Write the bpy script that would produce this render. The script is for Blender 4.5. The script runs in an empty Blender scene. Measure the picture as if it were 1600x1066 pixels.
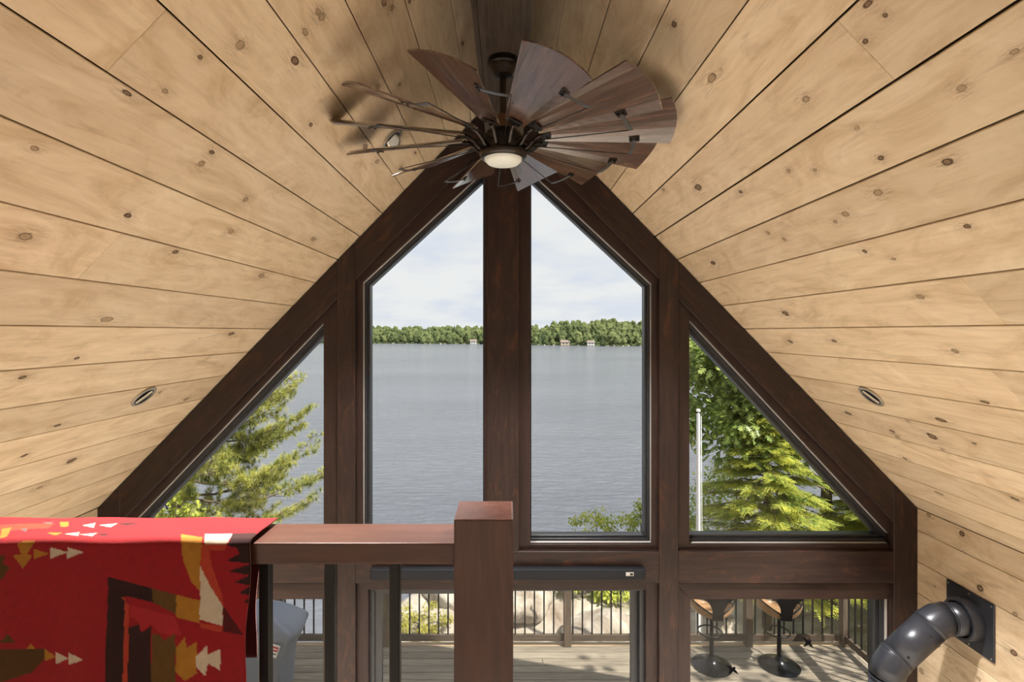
import bpy, bmesh, math, random
import numpy as np
from mathutils import Vector, Matrix
rnd = random.Random(7)
RS = np.random.RandomState(11)
scene = bpy.context.scene
col = scene.collection

# ------------------------------------------------------------------ camera
# metres; x right, y towards the gable glazing, z up, main floor at z = 0
FPX, VX, VY, CZ = 845.0, 793.0, 519.0, 4.2       # focal length and vanishing point in pixels of 1600x1066
D = 4.5                                          # distance camera - face of the gable timbers
cam_d = bpy.data.cameras.new('camera'); cam = bpy.data.objects.new('camera', cam_d); col.objects.link(cam)
cam.location = (0, 0, CZ); cam.rotation_euler = (math.pi/2, 0, 0)
cam_d.sensor_width = 36; cam_d.lens = FPX/1600*36
cam_d.shift_x = (800-VX)/1600; cam_d.shift_y = -(533-VY)/1600
cam_d.clip_end = 5000; cam_d.clip_start = 0.05
scene.camera = cam

# ------------------------------------------------------------------ world, sun, lights, exposure
vs = scene.view_settings
vs.view_transform = 'Standard'; vs.look = 'None'; vs.gamma = 1.0; vs.use_curve_mapping = False
vs.exposure = 0.0
world = bpy.data.worlds.new('sky'); scene.world = world; world.use_nodes = True
wn = world.node_tree.nodes; wl = world.node_tree.links; wn.clear()
wo = wn.new('ShaderNodeOutputWorld'); wb = wn.new('ShaderNodeBackground')
tc = wn.new('ShaderNodeTexCoord'); sep = wn.new('ShaderNodeSeparateXYZ'); wl.new(tc.outputs['Generated'], sep.inputs[0])
addz = wn.new('ShaderNodeMath'); addz.operation = 'ADD'; addz.inputs[1].default_value = 0.22; wl.new(sep.outputs[2], addz.inputs[0])
mxz = wn.new('ShaderNodeMath'); mxz.operation = 'MAXIMUM'; mxz.inputs[1].default_value = 0.05; wl.new(addz.outputs[0], mxz.inputs[0])
dv = wn.new('ShaderNodeVectorMath'); dv.operation = 'DIVIDE'; wl.new(tc.outputs['Generated'], dv.inputs[0])
cmb = wn.new('ShaderNodeCombineXYZ')
for i in range(3): wl.new(mxz.outputs[0], cmb.inputs[i])
wl.new(cmb.outputs[0], dv.inputs[1])
cn = wn.new('ShaderNodeTexNoise'); cn.inputs['Scale'].default_value = 2.1; cn.inputs['Detail'].default_value = 7; cn.inputs['Roughness'].default_value = 0.55
wl.new(dv.outputs[0], cn.inputs['Vector'])
cr = wn.new('ShaderNodeValToRGB')
cr.color_ramp.elements[0].position = 0.36; cr.color_ramp.elements[0].color = (0.76, 0.80, 0.90, 1)
cr.color_ramp.elements[1].position = 0.56; cr.color_ramp.elements[1].color = (0.90, 0.905, 0.915, 1)
wl.new(cn.outputs['Fac'], cr.inputs[0]); wl.new(cr.outputs[0], wb.inputs[0]); wb.inputs[1].default_value = 1.0
wl.new(wb.outputs[0], wo.inputs[0])

def area(name, loc, rot, size, energy, color, size_y=None):
    l = bpy.data.lights.new(name, 'AREA'); l.energy = energy; l.color = color; l.size = size
    if size_y: l.shape = 'RECTANGLE'; l.size_y = size_y
    o = bpy.data.objects.new(name, l); col.objects.link(o); o.location = loc; o.rotation_euler = rot
    return o
sun_d = bpy.data.lights.new('sun', 'SUN'); sun_d.energy = 7.5; sun_d.angle = 0.01; sun_d.color = (1.0, 0.93, 0.80)
sun = bpy.data.objects.new('sun', sun_d); col.objects.link(sun)
SUN = Vector((0.5, -0.35, 0.79)).normalized()
sun.rotation_euler = SUN.to_track_quat('Z', 'Y').to_euler(); sun.location = (20, -14, 40)
# added spots wash the floors for bounce; only the front row has fixtures
def lamp(x, y, z, w, color=(1.0, 0.955, 0.89), cone=80):
    l = bpy.data.lights.new('ceiling_lamp', 'SPOT'); l.energy = w; l.color = color; l.spot_size = math.radians(cone); l.spot_blend = 0.6; l.shadow_soft_size = 0.05
    o = bpy.data.objects.new('ceiling_lamp', l); col.objects.link(o); o.location = (x, y, z)
LOFT_W, ROOM_W = 190, 1180
for x_ in (-2.3, -0.77, 0.77, 2.3):
    z_ = 6.271-1.0358*abs(x_)-0.16
    for y_ in (-2.4, -0.6): lamp(x_, y_, z_, LOFT_W)  # added loft fill behind the camera, no fixtures
    lamp(x_, 3.58, z_, ROOM_W*0.35); lamp(x_, 2.1, z_, ROOM_W*0.75)  # row at the recessed lights, then an added fill row without fixtures
for x_ in (-2.2, 0.0, 2.2): lamp(x_, 0.2, 2.42, ROOM_W*0.4, cone=120)  # unseen fill spots added under the loft

# ------------------------------------------------------------------ helpers
def tag(o, label=None, cat=None, group=None, kind=None):
    if label: o['label'] = label
    if cat: o['category'] = cat
    if group: o['group'] = group
    if kind: o['kind'] = kind
    return o
def link(name, me, mat=None, parent=None):
    o = bpy.data.objects.new(name, me); col.objects.link(o)
    if mat is not None and me is not None and not me.materials: me.materials.append(mat)
    if parent is not None: o.parent = parent
    return o
def empty(name, loc=(0, 0, 0)):
    o = bpy.data.objects.new(name, None); o.location = loc; o.empty_display_size = 0.1; col.objects.link(o); return o
def pydata(verts, faces, smooth=False, name='mesh'):
    me = bpy.data.meshes.new(name); me.from_pydata([tuple(v) for v in verts], [], faces)
    if smooth: me.polygons.foreach_set('use_smooth', [True]*len(me.polygons))
    me.update(); return me
def soup(V, F, smooth=False):
    """V (n,3), F (m,3) numpy -> mesh"""
    me = bpy.data.meshes.new('mesh'); V = np.ascontiguousarray(V, np.float32); F = np.ascontiguousarray(F, np.int32)
    k = F.shape[1]
    me.vertices.add(len(V)); me.vertices.foreach_set('co', V.ravel())
    me.loops.add(F.size); me.loops.foreach_set('vertex_index', F.ravel())
    me.polygons.add(len(F)); me.polygons.foreach_set('loop_start', np.arange(0, F.size, k, dtype=np.int32))
    if smooth: me.polygons.foreach_set('use_smooth', np.ones(len(F), dtype=bool))
    me.update(calc_edges=True); return me
def box_mesh(sx, sy, sz, bev=0.0, seg=1):
    bm = bmesh.new(); bmesh.ops.create_cube(bm, size=1)
    bmesh.ops.scale(bm, vec=(sx, sy, sz), verts=bm.verts)
    if bev: bmesh.ops.bevel(bm, geom=list(bm.edges), offset=bev, segments=seg, affect='EDGES', profile=0.7)
    me = bpy.data.meshes.new('mesh'); bm.to_mesh(me); bm.free(); return me
def box(name, lo, hi, mat, parent=None, bev=0.0, seg=1):
    c = [(a+b)/2 for a, b in zip(lo, hi)]
    me = box_mesh(hi[0]-lo[0], hi[1]-lo[1], hi[2]-lo[2], bev, seg)
    o = link(name, me, mat, parent); o.location = c; return o
def lathe(profile, n=32, smooth=True, close=True):
    V, F = [], []
    m = len(profile)
    for i in range(n):
        a = 2*math.pi*i/n
        for r, z in profile: V.append((r*math.cos(a), r*math.sin(a), z))
    for i in range(n):
        j = (i+1) % n
        for k in range(m-1): F.append((i*m+k, j*m+k, j*m+k+1, i*m+k+1))
    if close:
        for k in (0, m-1):
            if profile[k][0] > 1e-4: F.append(tuple(i*m+k for i in range(n))[::(1 if k else -1)])
    me = pydata(V, F, False)
    bm = bmesh.new(); bm.from_mesh(me); bmesh.ops.remove_doubles(bm, verts=bm.verts, dist=1e-5); bmesh.ops.recalc_face_normals(bm, faces=bm.faces)
    bm.to_mesh(me); bm.free()
    if smooth:
        me.polygons.foreach_set('use_smooth', [len(p.vertices) <= 4 for p in me.polygons])
        try: me.set_sharp_from_angle(angle=math.radians(38))
        except Exception: pass
    return me
def tube(pts, rad, n=8, cap=True, smooth=True, closed=False):
    pts = [Vector(p) for p in pts]
    if not hasattr(rad, '__len__'): rad = [rad]*len(pts)
    V, F = [], []; up = None; m = len(pts)
    for i, p in enumerate(pts):
        a = pts[i-1] if (i > 0 or closed) else p
        b = pts[(i+1) % m] if (i < m-1 or closed) else p
        t = (b-a).normalized()
        if up is None:
            up = Vector((0, 0, 1)) if abs(t.z) < 0.9 else Vector((1, 0, 0))
        s = t.cross(up).normalized(); up = s.cross(t).normalized()
        for k in range(n):
            an = 2*math.pi*k/n; V.append(p+(s*math.cos(an)+up*math.sin(an))*rad[i])
    for i in range(m if closed else m-1):
        j = (i+1) % m
        for k in range(n): F.append((i*n+k, i*n+(k+1) % n, j*n+(k+1) % n, j*n+k))
    if cap and not closed:
        F.append(tuple(range(n))[::-1]); F.append(tuple((m-1)*n+k for k in range(n)))
    me = pydata(V, F)
    if smooth:
        me.polygons.foreach_set('use_smooth', [len(p.vertices) <= 4 for p in me.polygons]); me.update()
    return me
def join(meshes):
    bm = bmesh.new()
    for m in meshes: bm.from_mesh(m)
    me = bpy.data.meshes.new('mesh'); bm.to_mesh(me); bm.free(); return me
def XZ(px, py, y=D):
    return ((px-VX)/FPX*y, CZ-(py-VY)/FPX*y)

# ------------------------------------------------------------------ materials
def nm(name):
    m = bpy.data.materials.new(name); m.use_nodes = True
    nt = m.node_tree; b = nt.nodes['Principled BSDF']; return m, nt, b
def setp(b, color=None, rough=None, metal=None, spec=None):
    if color is not None: b.inputs['Base Color'].default_value = (*color, 1)
    if rough is not None: b.inputs['Roughness'].default_value = rough
    if metal is not None: b.inputs['Metallic'].default_value = metal
    if spec is not None: b.inputs['Specular IOR Level'].default_value = spec
class G:
    """tiny node-graph helper"""
    def __init__(s, nt): s.nt = nt
    def n(s, t, **kw):
        x = s.nt.nodes.new(t)
        for k, v in kw.items(): setattr(x, k, v)
        return x
    def l(s, a, b): s.nt.links.new(a, b)
    def sock(s, inp, v):
        if isinstance(v, bpy.types.NodeSocket): s.l(v, inp)
        elif v is not None: inp.default_value = v
    def math(s, op, a, b=None, c=None, clamp=False):
        x = s.n('ShaderNodeMath', operation=op); x.use_clamp = clamp
        s.sock(x.inputs[0], a); s.sock(x.inputs[1], b)
        if c is not None: s.sock(x.inputs[2], c)
        return x.outputs[0]
    def vm(s, op, a, b=None):
        x = s.n('ShaderNodeVectorMath', operation=op); s.sock(x.inputs[0], a)
        if b is not None: s.sock(x.inputs[1], b)
        return x.outputs[0]
    def noise(s, v, scale, detail=4, rough=0.5, dist=0.0):
        x = s.n('ShaderNodeTexNoise'); s.l(v, x.inputs['Vector']); x.inputs['Scale'].default_value = scale
        x.inputs['Detail'].default_value = detail; x.inputs['Roughness'].default_value = rough; x.inputs['Distortion'].default_value = dist
        return x.outputs['Fac']
    def ramp(s, f, stops):
        x = s.n('ShaderNodeValToRGB'); e = x.color_ramp.elements
        while len(e) < len(stops): e.new(0.5)
        for q, (p, c) in zip(e, stops): q.position = p; q.color = (*c, 1) if len(c) == 3 else c
        s.l(f, x.inputs[0]); return x.outputs[0]
    def mix(s, f, a, b, mode='MIX'):
        x = s.n('ShaderNodeMix', data_type='RGBA', blend_type=mode)
        s.sock(x.inputs[0], f)
        for k, v in ((6, a), (7, b)):
            if isinstance(v, tuple): x.inputs[k].default_value = (*v, 1) if len(v) == 3 else v
            else: s.l(v, x.inputs[k])
        return x.outputs[2]
    def bump(s, h, strength, dist, b):
        x = s.n('ShaderNodeBump'); x.inputs['Strength'].default_value = strength; x.inputs['Distance'].default_value = dist
        s.l(h, x.inputs['Height']); s.l(x.outputs[0], b.inputs['Normal'])

def objvec(g, scale, rand=40.0):
    tcn = g.n('ShaderNodeTexCoord'); oi = g.n('ShaderNodeObjectInfo')
    off = g.math('MULTIPLY', oi.outputs['Random'], rand)
    cm = g.n('ShaderNodeCombineXYZ'); g.l(off, cm.inputs[0]); g.l(off, cm.inputs[1]); g.l(off, cm.inputs[2])
    v = g.vm('ADD', tcn.outputs['Object'], cm.outputs[0])
    return v, g.vm('MULTIPLY', v, scale), oi.outputs['Random']

def mat_pine():
    m, nt, b = nm('knotty_pine'); g = G(nt)
    v, vg, r = objvec(g, (0.55, 9.0, 9.0))
    warp = g.noise(v, 1.6, 2); vw = g.vm('MULTIPLY', v, (0.8, 5.0, 1.0))
    grain = g.noise(vg, 2.2, 5, 0.55, 1.6)
    fine = g.noise(g.vm('MULTIPLY', v, (3.0, 90.0, 90.0)), 3.0, 3)
    blotch = g.noise(g.vm('MULTIPLY', v, (1.0, 2.5, 2.5)), 1.7, 4, 0.6)
    c = g.ramp(grain, [(0.28, (0.62, 0.475, 0.315)), (0.50, (0.70, 0.555, 0.385)), (0.75, (0.76, 0.62, 0.45))])
    c = g.mix(g.math('MULTIPLY', blotch, 0.30), c, (0.60, 0.50, 0.36))
    fig = g.noise(g.vm('MULTIPLY', v, (1.3, 3.4, 3.4)), 1.3, 5, 0.65, 2.2)
    c = g.mix(g.ramp(fig, [(0.50, (0, 0, 0)), (0.72, (0.8, 0.8, 0.8))]), c, (0.47, 0.335, 0.195))
    c = g.mix(g.ramp(fig, [(0.26, (0.7, 0.7, 0.7)), (0.46, (0, 0, 0))]), c, (0.82, 0.70, 0.53))
    c = g.mix(g.math('MULTIPLY', fine, 0.10), c, (0.42, 0.28, 0.15))
    # grey-brown mineral streaks
    st = g.noise(g.vm('MULTIPLY', v, (1.1, 7.0, 7.0)), 1.5, 5, 0.62, 1.2)
    sm = g.ramp(st, [(0.60, (0, 0, 0)), (0.76, (1, 1, 1))])
    c = g.mix(g.math('MULTIPLY', sm, 0.55), c, (0.30, 0.21, 0.13))
    # small random pin knots
    vo = g.n('ShaderNodeTexVoronoi'); vo.inputs['Scale'].default_value = 1.0
    g.l(g.vm('MULTIPLY', v, (3.0, 4.2, 4.2)), vo.inputs['Vector'])
    kn = g.ramp(vo.outputs['Distance'], [(0.02, (1, 1, 1)), (0.07, (0, 0, 0))])
    sel = g.n('ShaderNodeSeparateColor'); g.l(vo.outputs['Color'], sel.inputs[0])
    ks = g.math('GREATER_THAN', sel.outputs[0], 0.84)
    c = g.mix(g.math('MULTIPLY', g.math('MULTIPLY', kn, ks), 0.6), c, (0.20, 0.12, 0.07))
    # plank to plank tone
    tone = g.math('ADD', g.math('MULTIPLY', r, 0.22), 0.87)
    hs = g.n('ShaderNodeHueSaturation'); g.l(tone, hs.inputs['Value']); g.l(c, hs.inputs['Color'])
    g.l(hs.outputs[0], b.inputs['Base Color'])
    setp(b, rough=0.42, spec=0.35); g.bump(grain, 0.12, 0.004, b)
    return m
def mat_stain(name, dark, mid, red, rough=0.42, amt=0.55, spec=0.32):
    m, nt, b = nm(name); g = G(nt)
    v, vg, r = objvec(g, (1.0, 14.0, 14.0))
    grain = g.noise(vg, 2.6, 6, 0.62, 0.6)
    c = g.ramp(grain, [(0.30, dark), (0.62, mid)])
    w = g.noise(g.vm('MULTIPLY', v, (1.3, 5.0, 5.0)), 2.2, 6, 0.7, 1.5)
    wm = g.ramp(w, [(0.53, (0, 0, 0)), (0.72, (1, 1, 1))])
    c = g.mix(g.math('MULTIPLY', wm, amt), c, red)
    g.l(c, b.inputs['Base Color']); setp(b, rough=rough, spec=spec)
    if name == 'red_brown_rail_wood': b.inputs['Coat Weight'].default_value = 0.4; b.inputs['Coat Roughness'].default_value = 0.22
    if name == 'fan_blade_wood': b.inputs['Coat Weight'].default_value = 0.9; b.inputs['Coat Roughness'].default_value = 0.16; b.inputs['Coat IOR'].default_value = 1.7
    g.bump(grain, 0.18, 0.004, b); return m
def mat_flat(name, color, rough=0.5, metal=0.0, spec=0.5, var=0.0):
    m, nt, b = nm(name); setp(b, color, rough, metal, spec)
    if var:
        g = G(nt); tcn = g.n('ShaderNodeTexCoord'); n1 = g.noise(tcn.outputs['Object'], 9.0, 5, 0.6)
        c = g.mix(n1, tuple(x*(1-var) for x in color), tuple(min(1, x*(1+var)) for x in color)); g.l(c, b.inputs['Base Color'])
    return m
def mat_emit(name, color, s):
    m, nt, b = nm(name); setp(b, color, 0.4); b.inputs['Emission Color'].default_value = (*color, 1); b.inputs['Emission Strength'].default_value = s; return m
def mat_glass():
    m = bpy.data.materials.new('window_glass'); m.use_nodes = True; nt = m.node_tree; nt.nodes.clear(); g = G(nt)
    o = g.n('ShaderNodeOutputMaterial'); t = g.n('ShaderNodeBsdfTransparent'); t.inputs[0].default_value = (0.965, 0.975, 0.97, 1)
    gl = g.n('ShaderNodeBsdfGlossy'); gl.inputs['Roughness'].default_value = 0.02
    fr = g.n('ShaderNodeFresnel'); fr.inputs[0].default_value = 1.2; mx = g.n('ShaderNodeMixShader')
    g.l(fr.outputs[0], mx.inputs[0]); g.l(t.outputs[0], mx.inputs[1]); g.l(gl.outputs[0], mx.inputs[2]); g.l(mx.outputs[0], o.inputs[0]); return m
def mat_leaf(name, c1, c2, trans=0.45, rough=0.5):
    m = bpy.data.materials.new(name); m.use_nodes = True; nt = m.node_tree; nt.nodes.clear(); g = G(nt)
    o = g.n('ShaderNodeOutputMaterial'); tcn = g.n('ShaderNodeTexCoord'); geo = g.n('ShaderNodeNewGeometry')
    n1 = g.noise(geo.outputs['Position'], 1.1, 3, 0.6)
    wn_ = g.n('ShaderNodeTexWhiteNoise'); g.l(g.vm('SNAP', geo.outputs['Position'], (0.12, 0.12, 0.12)), wn_.inputs['Vector'])
    f = g.math('ADD', g.math('MULTIPLY', n1, 0.7), g.math('MULTIPLY', wn_.outputs['Value'], 0.35))
    c = g.ramp(f, [(0.32, c1), (0.72, c2)])
    d = g.n('ShaderNodeBsdfPrincipled'); g.l(c, d.inputs['Base Color']); d.inputs['Roughness'].default_value = rough; d.inputs['Specular IOR Level'].default_value = 0.35
    t = g.n('ShaderNodeBsdfTranslucent'); g.l(c, t.inputs[0]); mx = g.n('ShaderNodeMixShader'); mx.inputs[0].default_value = trans
    g.l(d.outputs[0], mx.inputs[1]); g.l(t.outputs[0], mx.inputs[2]); g.l(mx.outputs[0], o.inputs[0]); return m
def mat_rock():
    m, nt, b = nm('granite_rock'); g = G(nt); tcn = g.n('ShaderNodeTexCoord'); v = tcn.outputs['Object']
    n1 = g.noise(v, 0.9, 8, 0.65, 0.6); n2 = g.noise(v, 7.0, 6, 0.7); n3 = g.noise(v, 0.5, 4, 0.6)
    c = g.ramp(n1, [(0.30, (0.16, 0.10, 0.065)), (0.45, (0.42, 0.36, 0.30)), (0.58, (0.62, 0.58, 0.52)), (0.75, (0.74, 0.70, 0.65))])
    c = g.mix(g.math('MULTIPLY', n2, 0.45), c, (0.26, 0.22, 0.18))
    mo = g.ramp(n3, [(0.60, (0, 0, 0)), (0.70, (1, 1, 1))])
    c = g.mix(g.math('MULTIPLY', mo, 0.6), c, (0.22, 0.24, 0.07))
    g.l(c, b.inputs['Base Color']); setp(b, rough=0.9, spec=0.2); g.bump(n2, 0.6, 0.06, b); return m
def mat_water():
    m, nt, b = nm('lake_water'); g = G(nt); tcn = g.n('ShaderNodeTexCoord'); v = tcn.outputs['Object']
    v1 = g.vm('MULTIPLY', v, (0.35, 0.95, 1.0)); v2 = g.vm('MULTIPLY', v, (0.05, 0.14, 1.0))
    w1 = g.noise(v1, 1.5, 5, 0.6, 0.7); w2 = g.noise(v2, 1.0, 4, 0.5, 0.4); w3 = g.noise(g.vm('MULTIPLY', v, (0.006, 0.02, 1)), 1.0, 3)
    h = g.math('ADD', g.math('MULTIPLY', w1, 0.6), g.math('MULTIPLY', w2, 0.9))
    g.l(g.ramp(w3, [(0.35, (0.125, 0.136, 0.168)), (0.65, (0.170, 0.183, 0.222))]), b.inputs['Base Color'])
    setp(b, rough=0.16, spec=0.5); b.inputs['IOR'].default_value = 1.33
    g.bump(h, 0.8, 1.0, b); return m
def mat_deck(name, base):
    m, nt, b = nm(name); g = G(nt); v, vg, r = objvec(g, (1.2, 16.0, 16.0))
    grain = g.noise(vg, 2.0, 6, 0.65, 0.5); st = g.noise(g.vm('MULTIPLY', v, (0.9, 4, 4)), 1.7, 5, 0.7)
    c = g.ramp(grain, [(0.3, tuple(x*0.55 for x in base)), (0.7, base)])
    c = g.mix(g.ramp(st, [(0.5, (0, 0, 0)), (0.75, (0.55, 0.55, 0.55))]), c, tuple(x*0.4 for x in base))
    tone = g.math('ADD', g.math('MULTIPLY', r, 0.3), 0.82); hs = g.n('ShaderNodeHueSaturation'); g.l(tone, hs.inputs['Value']); g.l(c, hs.inputs['Color'])
    g.l(hs.outputs[0], b.inputs['Base Color']); setp(b, rough=0.8, spec=0.2); g.bump(grain, 0.3, 0.01, b); return m
def mat_knot():
    m, nt, b = nm('pine_knot'); g = G(nt); tcn = g.n('ShaderNodeTexCoord'); oi = g.n('ShaderNodeObjectInfo')
    ln = g.n('ShaderNodeVectorMath', operation='LENGTH'); g.l(tcn.outputs['Object'], ln.inputs[0]); R = oi.outputs['Random']
    v = g.vm('ADD', tcn.outputs['Object'], g.vm('MULTIPLY', oi.outputs['Location'], (7.0, 7.0, 7.0)))
    nz = g.noise(v, 1.7, 3)
    rr = g.math('ADD', ln.outputs['Value'], g.math('MULTIPLY', g.math('SUBTRACT', nz, 0.5), 0.5))
    c1 = g.ramp(rr, [(0.0, (0.13, 0.08, 0.05)), (0.25, (0.30, 0.20, 0.12)), (0.42, (0.12, 0.07, 0.045)), (0.60, (0.07, 0.04, 0.025)), (0.74, (0.30, 0.19, 0.11)), (1.0, (0.34, 0.22, 0.13))])
    c2 = g.ramp(rr, [(0.0, (0.40, 0.29, 0.18)), (0.40, (0.50, 0.37, 0.23)), (0.60, (0.13, 0.08, 0.05)), (0.74, (0.32, 0.21, 0.12)), (1.0, (0.34, 0.22, 0.13))])
    c = g.mix(g.math('GREATER_THAN', R, 0.45), c1, c2)
    core = g.ramp(rr, [(0.56, (1, 1, 1)), (0.82, (0, 0, 0))])
    stn = g.noise(g.vm('MULTIPLY', v, (0.5, 2.6, 1.0)), 1.3, 4, 0.6, 0.8)
    fade = g.ramp(g.math('MULTIPLY', ln.outputs['Value'], 0.31), [(0.15, (1, 1, 1)), (0.95, (0, 0, 0))])
    halo = g.math('MULTIPLY', g.math('MULTIPLY', fade, g.ramp(stn, [(0.42, (0, 0, 0)), (0.70, (1, 1, 1))])), 0.5)
    al = g.math('MAXIMUM', g.math('MULTIPLY', core, g.math('ADD', g.math('MULTIPLY', R, -0.35), 0.9)), halo)
    g.l(c, b.inputs['Base Color']); g.l(al, b.inputs['Alpha']); setp(b, rough=0.45, spec=0.3); return m

M = {}
M['pine'] = mat_pine(); M['knot'] = mat_knot()
M['stain'] = mat_stain('dark_stained_timber', (0.014, 0.0085, 0.0082), (0.031, 0.0175, 0.0150), (0.115, 0.040, 0.020))
M['trim'] = mat_stain('dark_stained_trim', (0.018, 0.010, 0.009), (0.034, 0.018, 0.015), (0.075, 0.029, 0.018), amt=0.3)
M['ridge'] = mat_stain('grey_brown_ridge_wood', (0.050, 0.036, 0.028), (0.110, 0.085, 0.068), (0.16, 0.13, 0.11), rough=0.5, amt=0.4)
M['rail'] = mat_stain('red_brown_rail_wood', (0.052, 0.0185, 0.0115), (0.078, 0.028, 0.017), (0.115, 0.045, 0.024), rough=0.34, amt=0.4, spec=0.3)
M['blade'] = mat_stain('fan_blade_wood', (0.030, 0.016, 0.011), (0.105, 0.055, 0.035), (0.055, 0.030, 0.022), rough=0.24, amt=0.6, spec=0.7)
M['dark'] = mat_flat('groove_shadow_board', (0.035, 0.02, 0.01), 0.9)
M['frame'] = mat_flat('black_window_frame', (0.022, 0.024, 0.030), 0.35, 0.0, 0.5)
M['bead'] = mat_flat('pale_glazing_bead', (0.55, 0.53, 0.52), 0.4)
M['glass'] = mat_glass()
M['black'] = mat_flat('black_metal', (0.018, 0.017, 0.018), 0.38, 0.6, 0.5)
M['bronze'] = mat_flat('dark_bronze_metal', (0.040, 0.034, 0.032), 0.32, 0.85, 0.5)
M['steel'] = mat_flat('dull_grey_steel', (0.16, 0.15, 0.145), 0.3, 0.9)
M['brown_metal'] = mat_flat('brown_bronze', (0.11, 0.06, 0.03), 0.4, 0.5)
M['lens'] = mat_flat('frosted_lens', (0.72, 0.76, 0.74), 0.35)
M['pipe'] = mat_flat('black_stove_pipe', (0.034, 0.037, 0.048), 0.33, 0.35, 0.5, var=0.15)
M['nickel'] = mat_flat('brushed_nickel', (0.55, 0.50, 0.43), 0.35, 0.8)
M['floor'] = mat_stain('oak_floor', (0.42, 0.38, 0.33), (0.56, 0.52, 0.46), (0.46, 0.42, 0.36), rough=0.5)
M['white_wall'] = mat_flat('pale_back_wall', (0.72, 0.68, 0.62), 0.7, var=0.1)
M['roof'] = mat_flat('roof_shingle', (0.06, 0.06, 0.065), 0.9)
M['deck'] = mat_deck('weathered_deck', (0.36, 0.31, 0.25)); M['deck_new'] = mat_deck('tan_deck_board', (0.62, 0.46, 0.30))
M['rail_out'] = mat_deck('weathered_rail_wood', (0.17, 0.13, 0.10))
M['rock'] = mat_rock(); M['water'] = mat_water()
M['bark'] = mat_deck('grey_bark', (0.20, 0.16, 0.12))
M['pine_needle'] = mat_leaf('pine_needles', (0.17, 0.23, 0.06), (0.68, 0.66, 0.19), 0.38)
M['oak_leaf'] = mat_leaf('oak_leaves', (0.17, 0.28, 0.065), (0.54, 0.64, 0.19), 0.5, 0.35)
M['cedar'] = mat_leaf('cedar_sprays', (0.24, 0.32, 0.07), (0.74, 0.74, 0.15), 0.40)
M['shrub'] = mat_leaf('bright_shrub_leaves', (0.26, 0.34, 0.05), (0.70, 0.72, 0.14), 0.45)
M['moss'] = mat_leaf('moss_leaves', (0.28, 0.26, 0.04), (0.55, 0.52, 0.10), 0.3)
M['under'] = mat_leaf('understory_leaves', (0.14, 0.22, 0.05), (0.42, 0.50, 0.12), 0.4)
def mat_far(name, c1, c2):
    m, nt, b = nm(name); g = G(nt); geo = g.n('ShaderNodeNewGeometry'); oi = g.n('ShaderNodeObjectInfo')
    f = g.math('ADD', g.math('MULTIPLY', oi.outputs['Random'], 0.5), g.math('MULTIPLY', g.noise(geo.outputs['Position'], 0.09, 4, 0.7), 0.55))
    f = g.math('ADD', f, g.math('MULTIPLY', g.math('SUBTRACT', g.noise(geo.outputs['Position'], 0.8, 3, 0.7), 0.5), 0.6))
    g.l(g.ramp(f, [(0.2, c1), (0.85, c2)]), b.inputs['Base Color']); setp(b, rough=0.9, spec=0.1); return m
M['far_leaf'] = mat_far('far_forest_leaves', (0.045, 0.065, 0.028), (0.17, 0.20, 0.082))
M['far_dark'] = mat_far('far_conifer_needles', (0.040, 0.065, 0.032), (0.115, 0.15, 0.065))

# ------------------------------------------------------------------ room shell
PXM = FPX/D
HW, EZ, AZ = 3.413, 2.736, 6.271              # half width, eave height, apex height of the ceiling
SL = (AZ-EZ)/HW; SLEN = math.sqrt(1+SL*SL)
YB, YF = -3.4, 4.74                            # rear and front ends of the room
floor = box('floor', (-HW-.15, YB-.15, -0.2), (HW+.15, 4.78, 0.0), M['floor']); tag(floor, kind='structure')
loft = box('floor_loft', (-HW, YB, 2.45), (HW, 1.46, 2.70), M['floor']); tag(loft, kind='structure')
ceiling = empty('ceiling'); tag(ceiling, kind='structure')
for s in (-1, 1):
    n = Vector((s*SL, 0, 1)).normalized()
    def roofpiece(t0, t1, x1, y0, y1, name, mat, par):
        a0 = Vector((0, 0, AZ))+Vector((0, 0, t0*SLEN)); a1 = Vector((0, 0, AZ))+Vector((0, 0, t1*SLEN))
        e0 = a0+Vector((s*x1, 0, -SL*x1)); e1 = a1+Vector((s*x1, 0, -SL*x1))
        V = [(*p.xy, p.z) for p in (a0, e0, e1, a1)]; V = [(v[0], y0, v[2]) for v in V]+[(v[0], y1, v[2]) for v in V]
        F = [(0, 1, 2, 3), (7, 6, 5, 4), (0, 4, 5, 1), (1, 5, 6, 2), (2, 6, 7, 3), (3, 7, 4, 0)]
        me = pydata(V, F); bm = bmesh.new(); bm.from_mesh(me); bmesh.ops.recalc_face_normals(bm, faces=bm.faces); bm.to_mesh(me); bm.free()
        return link(name, me, mat, par)
    roofpiece(0.024, 0.05, HW+.1, YB-.1, YF, 'sheathing', M['dark'], ceiling)
    r = roofpiece(0.051, 0.24, 3.95, YB-.6, 5.35, 'roof_slope', M['roof'], ceiling)
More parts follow.
